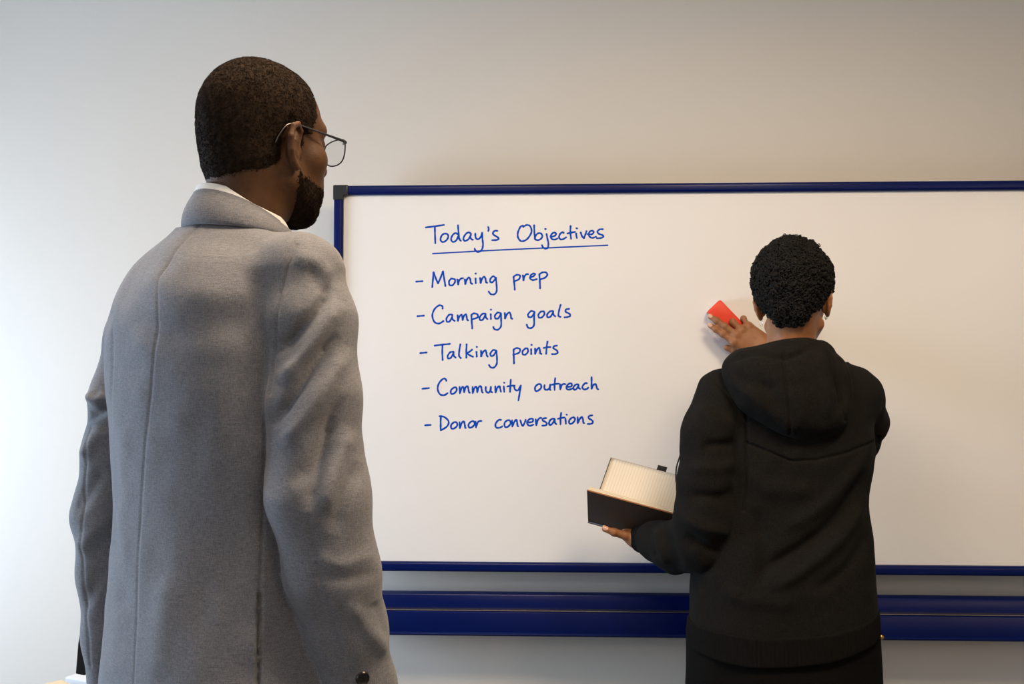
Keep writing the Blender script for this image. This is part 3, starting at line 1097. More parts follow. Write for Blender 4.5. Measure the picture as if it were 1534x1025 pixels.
def man_head(p):
    d = head_sdf(toH(p), 0.013) * HS
    nb = fromB((0.005, -0.010, 0)); nb[2] = 1.45
    n0 = HM0 + RH @ np.array([0.006, -0.018, -0.045])
    return smin(d, caps(p, n0, nb, 0.0555, 0.064), 0.022)


Vh, Qh = nets(man_head, HM0 - (0.17, 0.17, 0.20), HM0 + (0.17, 0.17, 0.17), 0.0022)
zk = mz(338)
# body under the clothes, hands included
sh_z = mz(412)


def arm_nodes(L):
    return [np.array(P(a, b, c)) for a, b, c, r in L], [r for a, b, c, r in L]


RSL = [(457, 416, 1.335, .053), (464, 480, 1.325, .0590), (469, 600, 1.31, .0590), (477, 740, 1.30, .0635), (499, 860, 1.31, .0590), (515, 940, 1.33, .0515), (531, 1030, 1.35, .0495), (538, 1072, 1.36, .0485)]
LSL = [(236, 438, 1.57, .050), (212, 505, 1.60, .055), (190, 600, 1.60, .0535), (176, 680, 1.60, .0525), (163, 765, 1.60, .0535), (167, 860, 1.60, .051), (174, 950, 1.60, .0485), (177, 1016, 1.60, .0475)]
RA, RR = arm_nodes(RSL)
LA, LR = arm_nodes(LSL)


def hand_frame(y, z):
    y = nrm(y); z = np.asarray(z, float); z = nrm(z - y * (z @ y))
    return np.stack([np.cross(y, z), y, z], 1)


RELAX = hand_pose(((18, 28, 18), (24, 32, 20), (30, 34, 22), (36, 36, 24)))
yR = nrm(RA[-1] - RA[-2]); RW = RA[-1] + yR * 0.02
fwd, rgt = RB[:, 1], RB[:, 0]
HR = hand_frame(yR + 0.10 * fwd, rgt)                 # back of the hand outward, thumb forward
if HR[:, 0] @ fwd < 0:
    HRs = np.diag([-1.0, 1, 1])
else:
    HRs = np.eye(3)
yL = nrm(LA[-1] - LA[-2]); LWp = LA[-1] + yL * 0.02
HL = hand_frame(yL + 0.10 * fwd, -rgt)
HLs = np.diag([-1.0, 1, 1]) if HL[:, 0] @ fwd < 0 else np.eye(3)
hips = [fromB((s * 0.095, -0.01, 0.90)) for s in (-1, 1)]
knees = [fromB((s * 0.10, 0.015, 0.50)) for s in (-1, 1)]
ankles = [fromB((s * 0.105, -0.02, 0.09)) for s in (-1, 1)]


def man_body(p):
    q = toB(p)
    d = loft(q, [0.88, 1.0, 1.12, 1.3, 1.42, 1.47], [0] * 6, [0] * 6, [.165, .16, .145, .165, .15, .06], [.10, .10, .10, .11, .09, .06], [.11, .10, .09, .10, .08, .06], 2.2)
    d = smin(d, chain(p, [fromB((0.05, 0, 1.45)), RA[0], RA[3], RA[-1] + yR * 0.03], [.05, .045, .040, .026], 0.02), 0.03)
    d = smin(d, chain(p, [fromB((-0.05, 0, 1.45)), LA[0], LA[4], LA[-1] + yL * 0.03], [.05, .042, .038, .026], 0.02), 0.03)
    for h, k, a in zip(hips, knees, ankles):
        d = smin(d, chain(p, [h, k, a], [.080, .052, .038], 0.02), 0.03)
    d = smin(d, hand_sdf((p - RW) @ HR @ HRs, RELAX), 0.01)
    d = smin(d, hand_sdf((p - LWp) @ HL @ HLs, RELAX), 0.01)
    return d


lo = np.array([min(LA[4][0], RA[4][0]) - .2, MY - .40, 0.02]); hi = np.array([RA[-1][0] + .2, MY + .42, 1.47])
Vb, Qb = nets(man_body, lo, hi, 0.0060, 1)
V, Q = join((Vh, Qh), (Vb, Qb))
obj('body', V, Q, M_SKIN_M, man)

# --- hair: cropped shell with single short hairs on it


def man_hair_region(h):
    """> 0 where scalp hair grows (head frame)"""
    x, y, z = np.abs(h[:, 0]), h[:, 1], h[:, 2]
    front = 0.070 - 0.30 * np.clip(0.085 - z, 0, 1) - 0.10 * np.clip(x - 0.04, 0, 1) * 0
    front = np.where(z < 0.030, np.minimum(front, 0.048), front)       # temples
    side = np.where(z < 0.012, 0.030 - y, front - y)                   # sideburn in front of the ear
    low = z + 0.062 - 0.25 * (y + 0.09)                                # nape line rising toward the ear
    low = np.where(y > -0.014, np.minimum(low, z + 0.040), low)
    ear = np.hypot((y + 0.003) / 0.0115, (z + 0.016) / 0.030) - 1.0
    ear = np.where(x > 0.055, ear * 0.03, 1)
    return np.minimum(np.minimum(side, low), ear)


def bald_sdf(h):
    d = ell(h, (0, -0.010, 0.037), (0.0745, 0.0930, 0.0835))
    d = smin(d, ell(h, (0, 0.030, 0.036), (0.064, 0.062, 0.060)), 0.03)
    d = smin(d, ell(h, (0, 0.034, -0.030), (0.060, 0.058, 0.074)), 0.025)
    return smin(d, ell(h, (0, -0.046, -0.020), (0.058, 0.046, 0.062)), 0.03)


def man_hair(p):
    h = toH(p)
    r = man_hair_region(h)
    th = 0.0046 * np.clip(r / 0.022, 0, 1) - 0.0012
    nk = caps(p, HM0 + RH @ np.array([0.006, -0.018, -0.045]), fromB((0.005, -0.010, 1.45)), 0.0555, 0.064)
    base = smin(bald_sdf(h) * HS, nk, 0.022)
    d = base - th + 0.0006 * vnoise(p, 0.006, 3)
    return np.maximum(np.maximum(d, -(base + 0.006)), np.where(r < -0.004, 0.01, -1))


Vc, Qc = nets(man_hair, HM0 - (0.13, 0.13, 0.12), HM0 + (0.13, 0.13, 0.17), 0.0022, 0)
Vc = laplace(Vc, Qc, 1, 0.4)
hm = (man_hair_region(toH(Vc)) > 0.002).astype(float)
VS, FS = strands(Vc, Qc, hm, 30000, 0.0050, 0.00042, 5, lift=0.45, curl=0.9)
Vx, Fx = Vc, Qc
hair = obj('hair', np.concatenate([Vc, VS]), [tuple(f) for f in Qc] + tri_quads(FS + len(Vc)), M_HAIR_M, man, label='close-cropped black hair')

# --- beard


def beard_region(h):
    x, y, z = np.abs(h[:, 0]), h[:, 1], h[:, 2]
    top = -0.038 - z - 0.30 * np.clip(y - 0.02, 0, 1)
    top = np.where(y < 0.022, np.maximum(top, -0.026 - z), top)
    back = y - 0.004 + 0.25 * np.clip(-0.045 - z, -1, 0)
    mouth = np.hypot(x / 0.027, (z + 0.061) / 0.013) - 1
    mouth = np.where(y > 0.06, mouth * 0.012, 1)
    nose = np.where((z > -0.043) & (y > 0.06), -0.01, 1)
    return np.minimum(np.minimum(np.minimum(top, back), mouth), nose)


def beard_sdf(p):
    h = toH(p)
    r = beard_region(h)
    base = head_sdf(h, 0.013) * HS
    th = 0.0045 * np.clip(r / 0.030, 0, 1) - 0.001
    d = base - th + 0.0009 * vnoise(p, 0.006, 8)
    return np.maximum(np.maximum(d, -(base + 0.005)), np.where(r < -0.003, 0.01, -1))


Vd, Qd = nets(beard_sdf, HM0 - (0.14, 0.14, 0.15), HM0 + (0.14, 0.14, 0.02), 0.0022, 0)
Vd = laplace(Vd, Qd, 1, 0.4)
bm_ = (beard_region(toH(Vd)) > 0.001).astype(float)
VS, FS = strands(Vd, Qd, bm_, 11000, 0.0055, 0.00040, 9, lift=0.4, comb=(0, 0, -0.8), curl=0.5)
obj('beard', np.concatenate([Vd, VS]), [tuple(f) for f in Qd] + tri_quads(FS + len(Vd)), M_HAIR_M, man, label='short dark beard')
for s in (-1, 1):
    mb = MB(); mb.lathe([(0.0005, -0.0108), (0.006, -0.009), (0.0098, -0.005), (0.0110, 0), (0.0098, 0.005), (0.006, 0.0092), (0.0005, 0.0110)],
                        HM0 + RH @ (np.array([s * 0.0315, 0.0822, 0.0085]) * HV), RH[:, 1], 20)
    mb.build('eye', M_EYE, man)

# --- glasses
gl = MB()


def hw(v):
    return HM0 + RH @ (np.asarray(v, float) * HV)


root_gl = None
lens_shape = [(0.0255, 0.0165), (0.010, 0.0195), (-0.008, 0.0185), (-0.0225, 0.0135), (-0.0255, 0.002), (-0.0215, -0.011), (-0.010, -0.0175), (0.008, -0.0180), (0.021, -0.012), (0.0268, 0.002)]
frame = MB()
for s in (-1, 1):
    ring = spline([hw((s * (0.036 + u), 0.113 - 0.012 * abs(0.036 + u), 0.000 + v)) for u, v in lens_shape], 5, True)
    frame.tube(ring, 0.0011, 6, True)
frame.tube(spline([hw((-0.0105, 0.112, 0.006)), hw((-0.005, 0.117, 0.0095)), hw((0.005, 0.117, 0.0095)), hw((0.0105, 0.112, 0.006))], 5), 0.0010, 6)
for s in (-1, 1):                                     # end pieces
    frame.tube([hw((s * 0.0605, 0.111, 0.011)), hw((s * 0.068, 0.109, 0.0120)), hw((s * 0.0725, 0.103, 0.0120))], [0.0018, 0.0026, 0.0026], 8)
    for k in (0, 1):                                  # nose pads
        pass
gobj = frame.build('glasses', M_GLASSES, man, label='thin metal-framed glasses')
for s in (-1, 1):
    lm = MB()
    ring = spline([hw((s * (0.036 + u), 0.113 - 0.012 * abs(0.036 + u), 0.000 + v)) for u, v in lens_shape], 3, True)
    n = len(ring); off = RH[:, 1] * 0.0009
    lm.add(np.concatenate([ring - off, ring + off]), [tuple(range(n))[::-1], tuple(range(n, 2 * n))] + [(i, (i + 1) % n, n + (i + 1) % n, n + i) for i in range(n)])
    lm.build('lens', M_LENS, gobj, smooth=False)
    tm = MB()
    path = spline([hw((s * 0.0725, 0.1035, 0.0120)), hw((s * 0.0755, 0.078, 0.0140)), hw((s * 0.0775, 0.045, 0.0170)), hw((s * 0.0790, 0.018, 0.0195)), hw((s * 0.0800, 0.000, 0.0205)), hw((s * 0.0800, -0.014, 0.0165)), hw((s * 0.0775, -0.027, 0.001)), hw((s * 0.0755, -0.032, -0.010))], 6)
    n = len(path)
    tm.tube(path, np.interp(np.linspace(0, 1, n), [0, .10, .30, .55, 1], [.0024, .0021, .0015, .0011, .0010]), 8)
    tm.build('temple', M_GLASSES, gobj)

# --- jacket
rows = [345, 372, 400, 450, 500, 560, 640, 740, 830, 920, 1025, 1085]
ja = [.075, .110, .158, .190, .204, .207, .203, .200, .207, .220, .236, .242]
jf = [.060, .075, .090, .110, .122, .128, .128, .128, .135, .145, .155, .158]
jb = [.066, .085, .100, .118, .126, .128, .124, .120, .126, .140, .152, .156]
jn = 2.35
left_px = {500: 157, 560: 155, 640: 163, 740: 168, 830: 163, 920: 155, 1025: 145, 1085: 141}
th_ = np.linspace(0, 2 * math.pi, 400)
cxs = []
for r_, a_, f_, b_ in zip(rows, ja, jf, jb):
    z = mz(r_)
    if r_ in left_px:
        co, si = np.cos(th_), np.sin(th_)
        x = np.sign(co) * np.abs(co) ** (2 / jn) * a_
        y = np.sign(si) * np.abs(si) ** (2 / jn) * np.where(si > 0, f_, b_)
        pts = np.stack([x, y, np.full_like(x, z)], 1)
        W_ = fromB(pts)
        for _ in range(4):
            dpx = left_px[r_] - PROJ(W_)[:, 0].min()
            W_[:, 0] += dpx / 1034
        cxs.append(((W_ - fromB(pts)) @ RB)[0][:2])
    else:
        cxs.append(None)
first = next(i for i, c in enumerate(cxs) if c is not None)
for i in range(first):
    cxs[i] = cxs[first] * [0.15, 0.35, 0.6, 0.85, 1][i]
cxs = np.array(cxs)
zz = np.array([mz(r_) for r_ in rows])
o_ = np.argsort(zz)
zt, jA = smooth_tab(zz[o_], np.array(ja)[o_]); _, jF = smooth_tab(zz[o_], np.array(jf)[o_]); _, jB = smooth_tab(zz[o_], np.array(jb)[o_])
_, jX = smooth_tab(zz[o_], cxs[o_, 0]); _, jY = smooth_tab(zz[o_], cxs[o_, 1])
SHR = fromB((0.03, -0.015, mz(388))); SHL = fromB((-0.03, -0.015, mz(388)))


def torso_sdf(p):
    d = loft(toB(p), zt, jX, jY, jA, jF, jB, jn)
    d = smin(d, caps(p, SHR, RA[0] + (-0.012, 0.0, 0.012), 0.046, 0.043), 0.035)
    d = smin(d, caps(p, SHL, LA[0] + (0.012, 0.0, 0.012), 0.044, 0.041), 0.035)
    return d


def rs_sdf(p):
    return np.maximum(chain(p, RA, RR, 0.02), (p - RA[-1]) @ yR)


def ls_sdf(p):
    return np.maximum(chain(p, LA, LR, 0.02), (p - LA[-1]) @ yL)


def kvar(p, z0):
    return 0.003 + 0.036 * np.clip((p[:, 2] - z0) / 0.09, 0, 1)


def jacket_sdf(p):
    t = torso_sdf(p)
    r, l = rs_sdf(p), ls_sdf(p)
    z0 = RA[1][2] - 0.02
    d = smin(t, r, kvar(p, z0)[:])
    d = smin(d, l, kvar(p, z0)[:])
    return d


lo = np.array([LA[4][0] - .10, MY - .28, mz(1085) - .01]); hi = np.array([RA[-1][0] + .12, MY + .34, mz(330)])
V, Q = nets(jacket_sdf, lo, hi, 0.0030, 2)
print('jacket', len(V))
N = vnormals(V, Q)
dr, dl, dt = rs_sdf(V), ls_sdf(V), torso_sdf(V)
mR = np.clip((dt - dr) / 0.02 + 0.5, 0, 1)            # belongs to the right sleeve
mL = np.clip((np.minimum(dt, dr) - dl) / 0.02 + 0.5, 0, 1)
mT = np.clip(1 - mR - mL, 0, 1)
q = PROJ(V)
# large soft undulation of the cloth
V = V + N * (0.0035 * vnoise(V * (1, 1, 0.7), 0.085, 11) + 0.0016 * vnoise(V, 0.035, 12))[:, None]
# right sleeve: drag lines from the armpit over the upper arm, elbow folds, forearm
for pts, amp, sg in (
        ([(500, 425), (478, 462), (445, 498), (408, 530)], -.0085, 9), ([(512, 450), (485, 490), (455, 535), (414, 575)], .0065, 13),
        ([(508, 500), (470, 545), (440, 590), (406, 640)], -.0080, 9), ([(520, 520), (492, 570), (462, 620), (420, 672)], .0055, 13),
        ([(516, 590), (494, 640), (470, 690), (436, 730)], -.0050, 12), ([(505, 620), (478, 700), (462, 770)], -.0060, 12),
        ([(528, 640), (502, 700), (482, 770)], .0050, 13), ([(540, 690), (520, 740), (498, 800)], -.0040, 12),
        ([(470, 830), (510, 845), (560, 830)], .0020, 10), ([(470, 860), (520, 868), (568, 856)], -.0022, 10),
        ([(560, 900), (575, 930), (578, 955)], -.0028, 11), ([(520, 900), (552, 945), (585, 985)], .0040, 12), ([(470, 880), (490, 950), (510, 1010)], -.0030, 12),
        ([(440, 380), (470, 395), (500, 420)], .0030, 14), ([(458, 400), (480, 420), (492, 440)], -.0035, 12)):
    V = px_fold(V, q, pts, amp * 1.5, sg, N, mR)
# left sleeve: sharp break above the elbow, twisted folds
for pts, amp, sg in (([(128, 590), (146, 600), (164, 592)], .0075, 8), ([(126, 622), (145, 620), (166, 606)], -.0085, 8), ([(118, 690), (140, 660), (162, 640)], .0050, 11),
                     ([(106, 770), (135, 735), (160, 700)], -.0040, 13), ([(110, 830), (140, 800), (166, 770)], .0040, 13), ([(120, 920), (140, 880), (160, 850)], -.0035, 12)):
    V = px_fold(V, q, pts, amp * 1.35, sg, N, mL)
# back: soft drapes
for pts, amp, sg in (([(200, 395), (250, 430), (330, 440), (400, 420)], .0040, 26), ([(190, 470), (260, 500), (340, 490), (395, 470)], -.0040, 28),
                     ([(360, 640), (372, 760), (380, 880), (384, 1020)], .0035, 20), ([(290, 620), (300, 780), (310, 1000)], -.0028, 26), ([(175, 560), (185, 700), (180, 860)], .0030, 14),
                     ([(250, 860), (245, 940), (240, 1020)], .0040, 18), ([(180, 900), (176, 960), (170, 1020)], .0045, 13)):
    V = px_fold(V, q, pts, amp, sg, N, mT)
N = vnormals(V, Q)
for pts, dp, sg, mk in (([(444, 366), (432, 395), (419, 440), (412, 490), (407, 540), (402, 590)], .0030, 2.2, 1),
                        ([(302, 334), (262, 380), (240, 417), (229, 520), (219, 660), (213, 780), (205, 900), (199, 1030)], .0013, 1.7, mT),
                        ([(398, 560), (397, 640), (395, 740), (391, 840), (389, 898)], .0026, 2.0, mT),
                        ([(389, 893), (388, 960), (386, 1040)], .0110, 2.6, mT),
                        ([(461, 771), (470, 820), (478, 862), (497, 922), (512, 980), (523, 1030)], .0024, 2.0, mR),
                        ([(168, 470), (166, 560), (168, 640)], .0016, 2.0, mT), ([(138, 640), (122, 740), (124, 860), (136, 1000)], .0014, 2.0, mL)):
    V = px_groove(V, q, pts, dp, sg, N, mk)
# the vent's upper edge stands a little proud
d_, _ = polyd(q, [(383, 900), (381, 1040)])
V = V + N * (0.0035 * np.exp(-(d_ / 6.0) ** 2) * np.clip((q[:, 1] - 890) / 60, 0, 1) * mT)[:, None]
jacket = obj('jacket', V, Q, M_SUIT, man, label='grey suit jacket')

# collar of the jacket and the shirt collar inside it
NC = np.array(P(366, 318, MY)); NC = np.array([NC[0], MY - 0.009, mz(322)])


def collar(name, mat, parent, rt, rb, zt_, zb_, tilt_t, tilt_b, thick, phimax, ox=0.0, seg=72, seam=True, lab=None):
    """a folded collar band round the neck: rt/rb = (side, depth) radii of the top fold and the lower edge; z relative to NC"""
    prof = 11
    V, Fc = [], []
    for i in range(seg + 1):
        ph = -phimax + 2 * phimax * i / seg                      # 0 = back of the neck, + toward his right
        drop = (1 - math.cos(ph))
        dirv = RB @ np.array([math.sin(ph), -math.cos(ph), 0])

        def at(rad, z):
            r = math.hypot(rad[0] * math.sin(ph), rad[1] * math.cos(ph))
            return NC + np.array([ox, 0, 0]) + dirv * r + np.array([0, 0, z])
        top = zt_ - tilt_t * drop
        bot = zb_ - tilt_b * drop
        sec = []
        for k in range(prof):                                    # outer face from the lower edge up to the fold
            t = k / (prof - 1)
            bul = 0.004 * math.sin(math.pi * t)
            rr = [rb[j] * (1 - t ** 1.25) + rt[j] * t ** 1.25 + bul for j in (0, 1)]
            sec.append(at(rr, bot + (top - bot) * t))
        for k in range(1, 4):                                    # roll over
            a = math.pi * k / 4
            rr = [rt[j] - thick * 0.5 * (1 - math.cos(a)) for j in (0, 1)]
            sec.append(at(rr, top + thick * 0.6 * math.sin(a)))
        for k in range(prof):                                    # inner face down
            t = 1 - k / (prof - 1)
            rr = [rb[j] * (1 - t ** 1.25) + rt[j] * t ** 1.25 - thick + 0.004 * math.sin(math.pi * t) for j in (0, 1)]
            sec.append(at(rr, bot + (top - bot) * t - (thick * 0.3 if t < 0.05 else 0)))
        V += sec
    m = len(V) // (seg + 1)
    for i in range(seg):
        for k in range(m):
            l = (k + 1) % m
            Fc.append((i * m + k, (i + 1) * m + k, (i + 1) * m + l, i * m + l))
    Fc.append(tuple(range(m))); Fc.append(tuple(seg * m + k for k in range(m))[::-1])
    V = np.array(V)
    return obj(name, V, Fc, mat, parent, label=lab)


collar('collar', M_SUIT, jacket, (0.0680, 0.0700), (0.0890, 0.0840), 0.0255, -0.0245, 0.0300, 0.0120, 0.0040, math.radians(150))
collar('shirt_collar', M_SHIRT, man, (0.0630, 0.0665), (0.0665, 0.0700), 0.0345, -0.006, 0.0290, 0.0230, 0.0028, math.radians(165), lab='white shirt collar')
# cuff button and the dark underflap of the left cuff
bp_ = None
Nn = vnormals(V, Q)


def surf_at(px, py, mask):
    d = np.hypot(q[:, 0] - px, q[:, 1] - py) + (1 - mask) * 50 + np.where(np.sum(Nn * nrm(V - CAM), 1) > -0.1, 50, 0)
    i = int(np.argmin(d))
    return V[i], Nn[i]


for bx, by in ((541, 1015.5), (551, 1040)):
    c, n = surf_at(bx, by, mR)
    mb = MB()
    mb.lathe([(0.0005, 0.0), (0.0090, 0.0), (0.0092, 0.0018), (0.0080, 0.0032), (0.0066, 0.0026), (0.0055, 0.0022), (0.0005, 0.0022)], c, n, 28)
    u = nrm(np.cross(n, [0, 0, 1])); w = np.cross(n, u)
    for a, b in ((1, 1), (1, -1), (-1, 1), (-1, -1)):
        mb.lathe([(0.0010, 0.0019), (0.0010, 0.0027), (0.0002, 0.0028)], c + (u * a + w * b) * 0.0019, n, 8)
    flat_angle(mb.build('cuff_button', M_BUTTON, jacket), 40)
mb = MB()
fl = [(124, 925), (136, 960), (138, 1008), (126, 1012), (113.5, 1009.5), (117, 965)]
f0 = [P(a, b, 1.600) for a, b in fl]; f1 = [P(a, b, 1.604) for a, b in fl]
n = len(fl)
mb.add(f0 + f1, [tuple(range(n))[::-1], tuple(range(n, 2 * n))] + [(i, (i + 1) % n, n + (i + 1) % n, n + i) for i in range(n)])
bevel(mb.build('cuff_flap', M_LINING, jacket, smooth=False, label='dark open flap of the left cuff'), 0.0012)

# --- trousers and shoes (below the picture, he stands on them)


def trousers(p):
    d = loft(toB(p), [0.78, 0.90, 0.98, 1.02], [0] * 4, [0] * 4, [.185, .185, .175, .17], [.125] * 4, [.135, .135, .12, .115], 2.2)
    for h, k, a in zip(hips, knees, ankles):
        d = smin(d, np.maximum(chain(p, [h, k, a - (0, 0, .05)], [.098, .082, .078], 0.03), 0.035 - p[:, 2]), 0.03)
    return d


V2, Q2 = nets(trousers, MB0 - (.38, .38, -.01), MB0 + (.38, .38, 1.04), 0.008, 1)
V2 = V2 + vnormals(V2, Q2) * (0.004 * vnoise(V2 * (1, 1, .5), 0.06, 21))[:, None]
obj('trousers', V2, Q2, M_TROUSER, man)
for a in ankles:
    c = np.array([a[0], a[1], 0])
    V2, Q2 = nets(lambda p: shoe_sdf(p, c, RB), c - (.26, .26, .012), c + (.26, .26, .17), 0.005, 1)
    obj('shoe', V2, Q2, M_SHOE, man)
# ------------------------------------------------------------------ person in the black hoodie at the board
M_SKIN_W = material('warm_brown_skin', (0.30, 0.130, 0.052, 1), 0.5, 0.35, noise=(60, (0.24, 0.098, 0.040, 1), 0.8, 4), bump=(380, 0.25, 0.001), sss=0.08)
M_CURL = material('black_curls', (0.0060, 0.0052, 0.0046, 1), 0.65, 0.22)
M_FLEECE = material('black_fleece', (0.0055, 0.0051, 0.0046, 1), 0.95, 0.06, noise=(420, (0.0145, 0.0135, 0.0122, 1), 0.9, 3), bump=(700, 0.5, 0.001), sheen=0.008)
M_RIB = material('black_rib_knit', (0.0048, 0.0045, 0.0042, 1), 0.95, 0.06, noise=(120, (0.0095, 0.009, 0.0085, 1), 0.8, 2), bump=(300, 0.4, 0.001), stretch=(6, 6, 0.3))
M_JOG = material('black_jersey', (0.0038, 0.0036, 0.0035, 1), 0.9, 0.06, noise=(400, (0.0075, 0.007, 0.0065, 1), 0.7, 2), bump=(700, 0.3, 0.001))
M_NAIL = material('fingernail', (0.62, 0.36, 0.25, 1), 0.3)
M_SILVER = material('silver', (0.85, 0.83, 0.80, 1), 0.2, metal=1.0)
M_SOLE = material('white_rubber', (0.6, 0.6, 0.58, 1), 0.7)

WY = 2.50
wc = P(1176, 700, WY)
WB0 = np.array([wc[0], WY, 0.0])
RW_ = rotz(math.radians(2))
wo = thing('person', 'person with short black curls in a black hoodie, wiping the board and holding a notebook', 'person', WB0)


def toW(p):
    return (p - WB0) @ RW_


def fromW(v):
    return WB0 + np.asarray(v, float) @ RW_.T


def wz(py, Y=WY):
    return P(1176, py, Y)[2]


# --- head
HV2 = np.array([0.96, 0.96, 1.00])
HW0 = np.array(P(1188, 456, WY - 0.02))
RHW = tilt(rotz(math.radians(19)), math.radians(-2), math.radians(-2))


def toH2(p):
    return (p - HW0) @ RHW / HV2


NB = fromW((0.005, -0.02, 0)); NB[2] = wz(575)
NT = HW0 + RHW @ np.array([0, -0.022, -0.03])


def wo_head(p):
    d = head_sdf(toH2(p), 0.004)
    return smin(d, caps(p, NT, NB, 0.054, 0.062), 0.02)


Vh, Qh = nets(wo_head, HW0 - (0.16, 0.16, 0.22), HW0 + (0.16, 0.16, 0.17), 0.0025)

# --- arms
LARM = [(1080, 596, 2.48, .064), (1062, 650, 2.46, .0680), (1059, 720, 2.45, .0690), (1057, 775, 2.45, .0710), (1048, 815, 2.47, .0690), (1012, 820, 2.53, .0600), (990, 812, 2.59, .0510), (973, 808, 2.635, .0440)]
RARM = [(1281, 592, 2.50, .064), (1291, 632, 2.59, .0625), (1284, 660, 2.70, .0580), (1262, 640, 2.79, .0520), (1222, 585, 2.86, .0450), (1176, 537, 2.915, .0400)]
LA2, LR2 = arm_nodes(LARM)
RA2, RR2 = arm_nodes(RARM)

# right hand on the eraser: wrist behind the hood, fingers to the upper left, back of the hand to the camera
HE_S = 1.13
we = np.array(P(1155, 529, 2.926))
ye = nrm(np.array(P(1106, 499, 2.934)) - we)
HE = hand_frame(ye, (0.05, -1.0, 0.12))                # columns x, y, z; right hand: thumb toward -x
HEs = np.diag([-1.0, 1, 1])
pose_e = hand_pose(((3, 6, 8), (2, 5, 8), (24, 98, 60), (22, 98, 60)), spread=(-0.10, -0.10, -0.30, -0.60),
                   thumb=[tuple(((np.array(P(*t)) - we) @ HE @ HEs) / HE_S) for t in ((1131, 527, 2.935), (1113, 526, 2.942), (1100, 525, 2.948), (1089, 521, 2.950))])
# left hand under the notebook: palm up, thumb toward the camera
wl = np.array(P(958, 809, 2.665))
yl = nrm(np.array((-0.50, 0.80, 0.16)))
HLb = hand_frame(yl, (-0.10, -0.30, -0.95))            # back of the hand faces down; thumb (+x or -x) toward the left edge
HLbs = np.diag([1.0, 1, 1]) if HLb[:, 0] @ np.array([-1.0, -0.6, 0]) > 0 else np.diag([-1.0, 1, 1])
pose_l = hand_pose(((10, 14, 10), (12, 16, 10), (14, 16, 10), (16, 18, 10)), spread=(0.06, 0.02, -0.03, -0.08),
                   thumb=[tuple(((np.array(P(*t)) - wl) @ HLb @ HLbs)) for t in ((951, 807, 2.655), (937, 802.5, 2.650), (920, 797.5, 2.645), (906, 792.5, 2.645))])
hip2 = [fromW((s * 0.09, 0.0, 0.86)) for s in (-1, 1)]
knee2 = [fromW((s * 0.10, 0.03, 0.47)) for s in (-1, 1)]
ank2 = [fromW((s * 0.11, -0.01, 0.085)) for s in (-1, 1)]


def hand_e(p):
    return hand_sdf((p - we) @ HE @ HEs / HE_S, pose_e) * HE_S


def hand_l(p):
    return hand_sdf((p - wl) @ HLb @ HLbs, pose_l)


def wo_body(p):
    q = toW(p)
    z1 = wz(590)
    d = loft(q, [0.80, 0.95, 1.05, 1.2, z1, z1 + .05], [0] * 6, [0] * 6, [.16, .15, .135, .155, .14, .06], [.09, .09, .08, .09, .08, .05], [.10, .10, .08, .09, .08, .05], 2.2)
    d = smin(d, chain(p, [fromW((0.05, 0, z1 - .03)), RA2[0], RA2[2], RA2[4], we], [.05, .042, .038, .030, .027], 0.02), 0.03)
    d = smin(d, chain(p, [fromW((-0.05, 0, z1 - .03)), LA2[0], LA2[4], LA2[6], wl], [.05, .042, .038, .032, .027], 0.02), 0.03)
    for h, k, a in zip(hip2, knee2, ank2):
        d = smin(d, chain(p, [h, k, a], [.075, .048, .035], 0.02), 0.03)
    return d


Vb, Qb = nets(wo_body, WB0 + (-.48, -.25, .02), WB0 + (.40, .47, wz(575) + .02), 0.0060, 1)
Ve, Qe = nets(hand_e, we - (.25, .09, .14), we + (.08, .09, .20), 0.0017, 2)
Vl, Ql = nets(hand_l, wl - (.22, .12, .12), wl + (.08, .17, .13), 0.0017, 2)
# creases over the finger joints
print('hand y', Ve[:, 1].max())
V, Q = join((Vh, Qh), (Vb, Qb), (Ve, Qe), (Vl, Ql))
obj('body', V, Q, M_SKIN_W, wo)
nm_ = MB()
for ci in (0, 1):
    pts, rs = pose_e[0][ci]
    nail_mesh(nm_, [np.array(x) @ HEs for x in pts], HE, we, HE_S, rs[-1] * 1.0, (0, 0, 1))
nm_.build('fingernails', M_NAIL, wo, label='pale fingernails of the wiping hand')
nm_ = MB()
th = [np.array(x) @ HLbs for x in pose_l[1]]
nail_mesh(nm_, th, HLb, wl, 1.0, 0.0084, HLb.T @ np.array([-0.1, -0.8, 0.55]))
nm_.build('thumbnail', M_NAIL, wo)
for s in (-1, 1):
    mb = MB(); mb.lathe([(0.0005, -0.0108), (0.006, -0.009), (0.0098, -0.005), (0.0110, 0), (0.0098, 0.005), (0.006, 0.0092), (0.0005, 0.0110)],
                        HW0 + RHW @ (np.array([s * 0.0315, 0.0822, 0.0085]) * HV2), RHW[:, 1], 20)
    mb.build('eye', M_EYE, wo)

# --- curly hair


def curl_region(h):
    x, y, z = np.abs(h[:, 0]), h[:, 1], h[:, 2]
    front = 0.066 - 0.25 * np.clip(0.085 - z, 0, 1) - y
    low = z + 0.062 - 1.1 * np.clip(x - 0.026, 0, 1) + 0.15 * np.clip(y + 0.05, 0, 1)
    low = np.where(y > -0.026, np.minimum(low, z - 0.004), low)
    return np.minimum(front, low)


def curl_base(p):
    h = toH2(p)
    r = curl_region(h)
    base = smin(bald_sdf(h) * 0.97, caps(p, NT, NB, 0.054, 0.062), 0.02)
    up = np.clip((h[:, 2] + 0.05) / 0.12, 0, 1)
    th = (0.012 + 0.012 * up + 0.019 * np.exp(-(h[:, 0] ** 2 + (h[:, 1] + 0.01) ** 2) / 0.0080) * np.clip((h[:, 2] - 0.04) / 0.05, 0, 1)) * np.clip(r / 0.030, 0, 1) ** 0.6 - 0.002
    d = base - th + 0.0030 * vnoise(p, 0.018, 31)
    return np.maximum(np.maximum(d, -(base + 0.006)), np.where(r < -0.004, 0.01, -1))


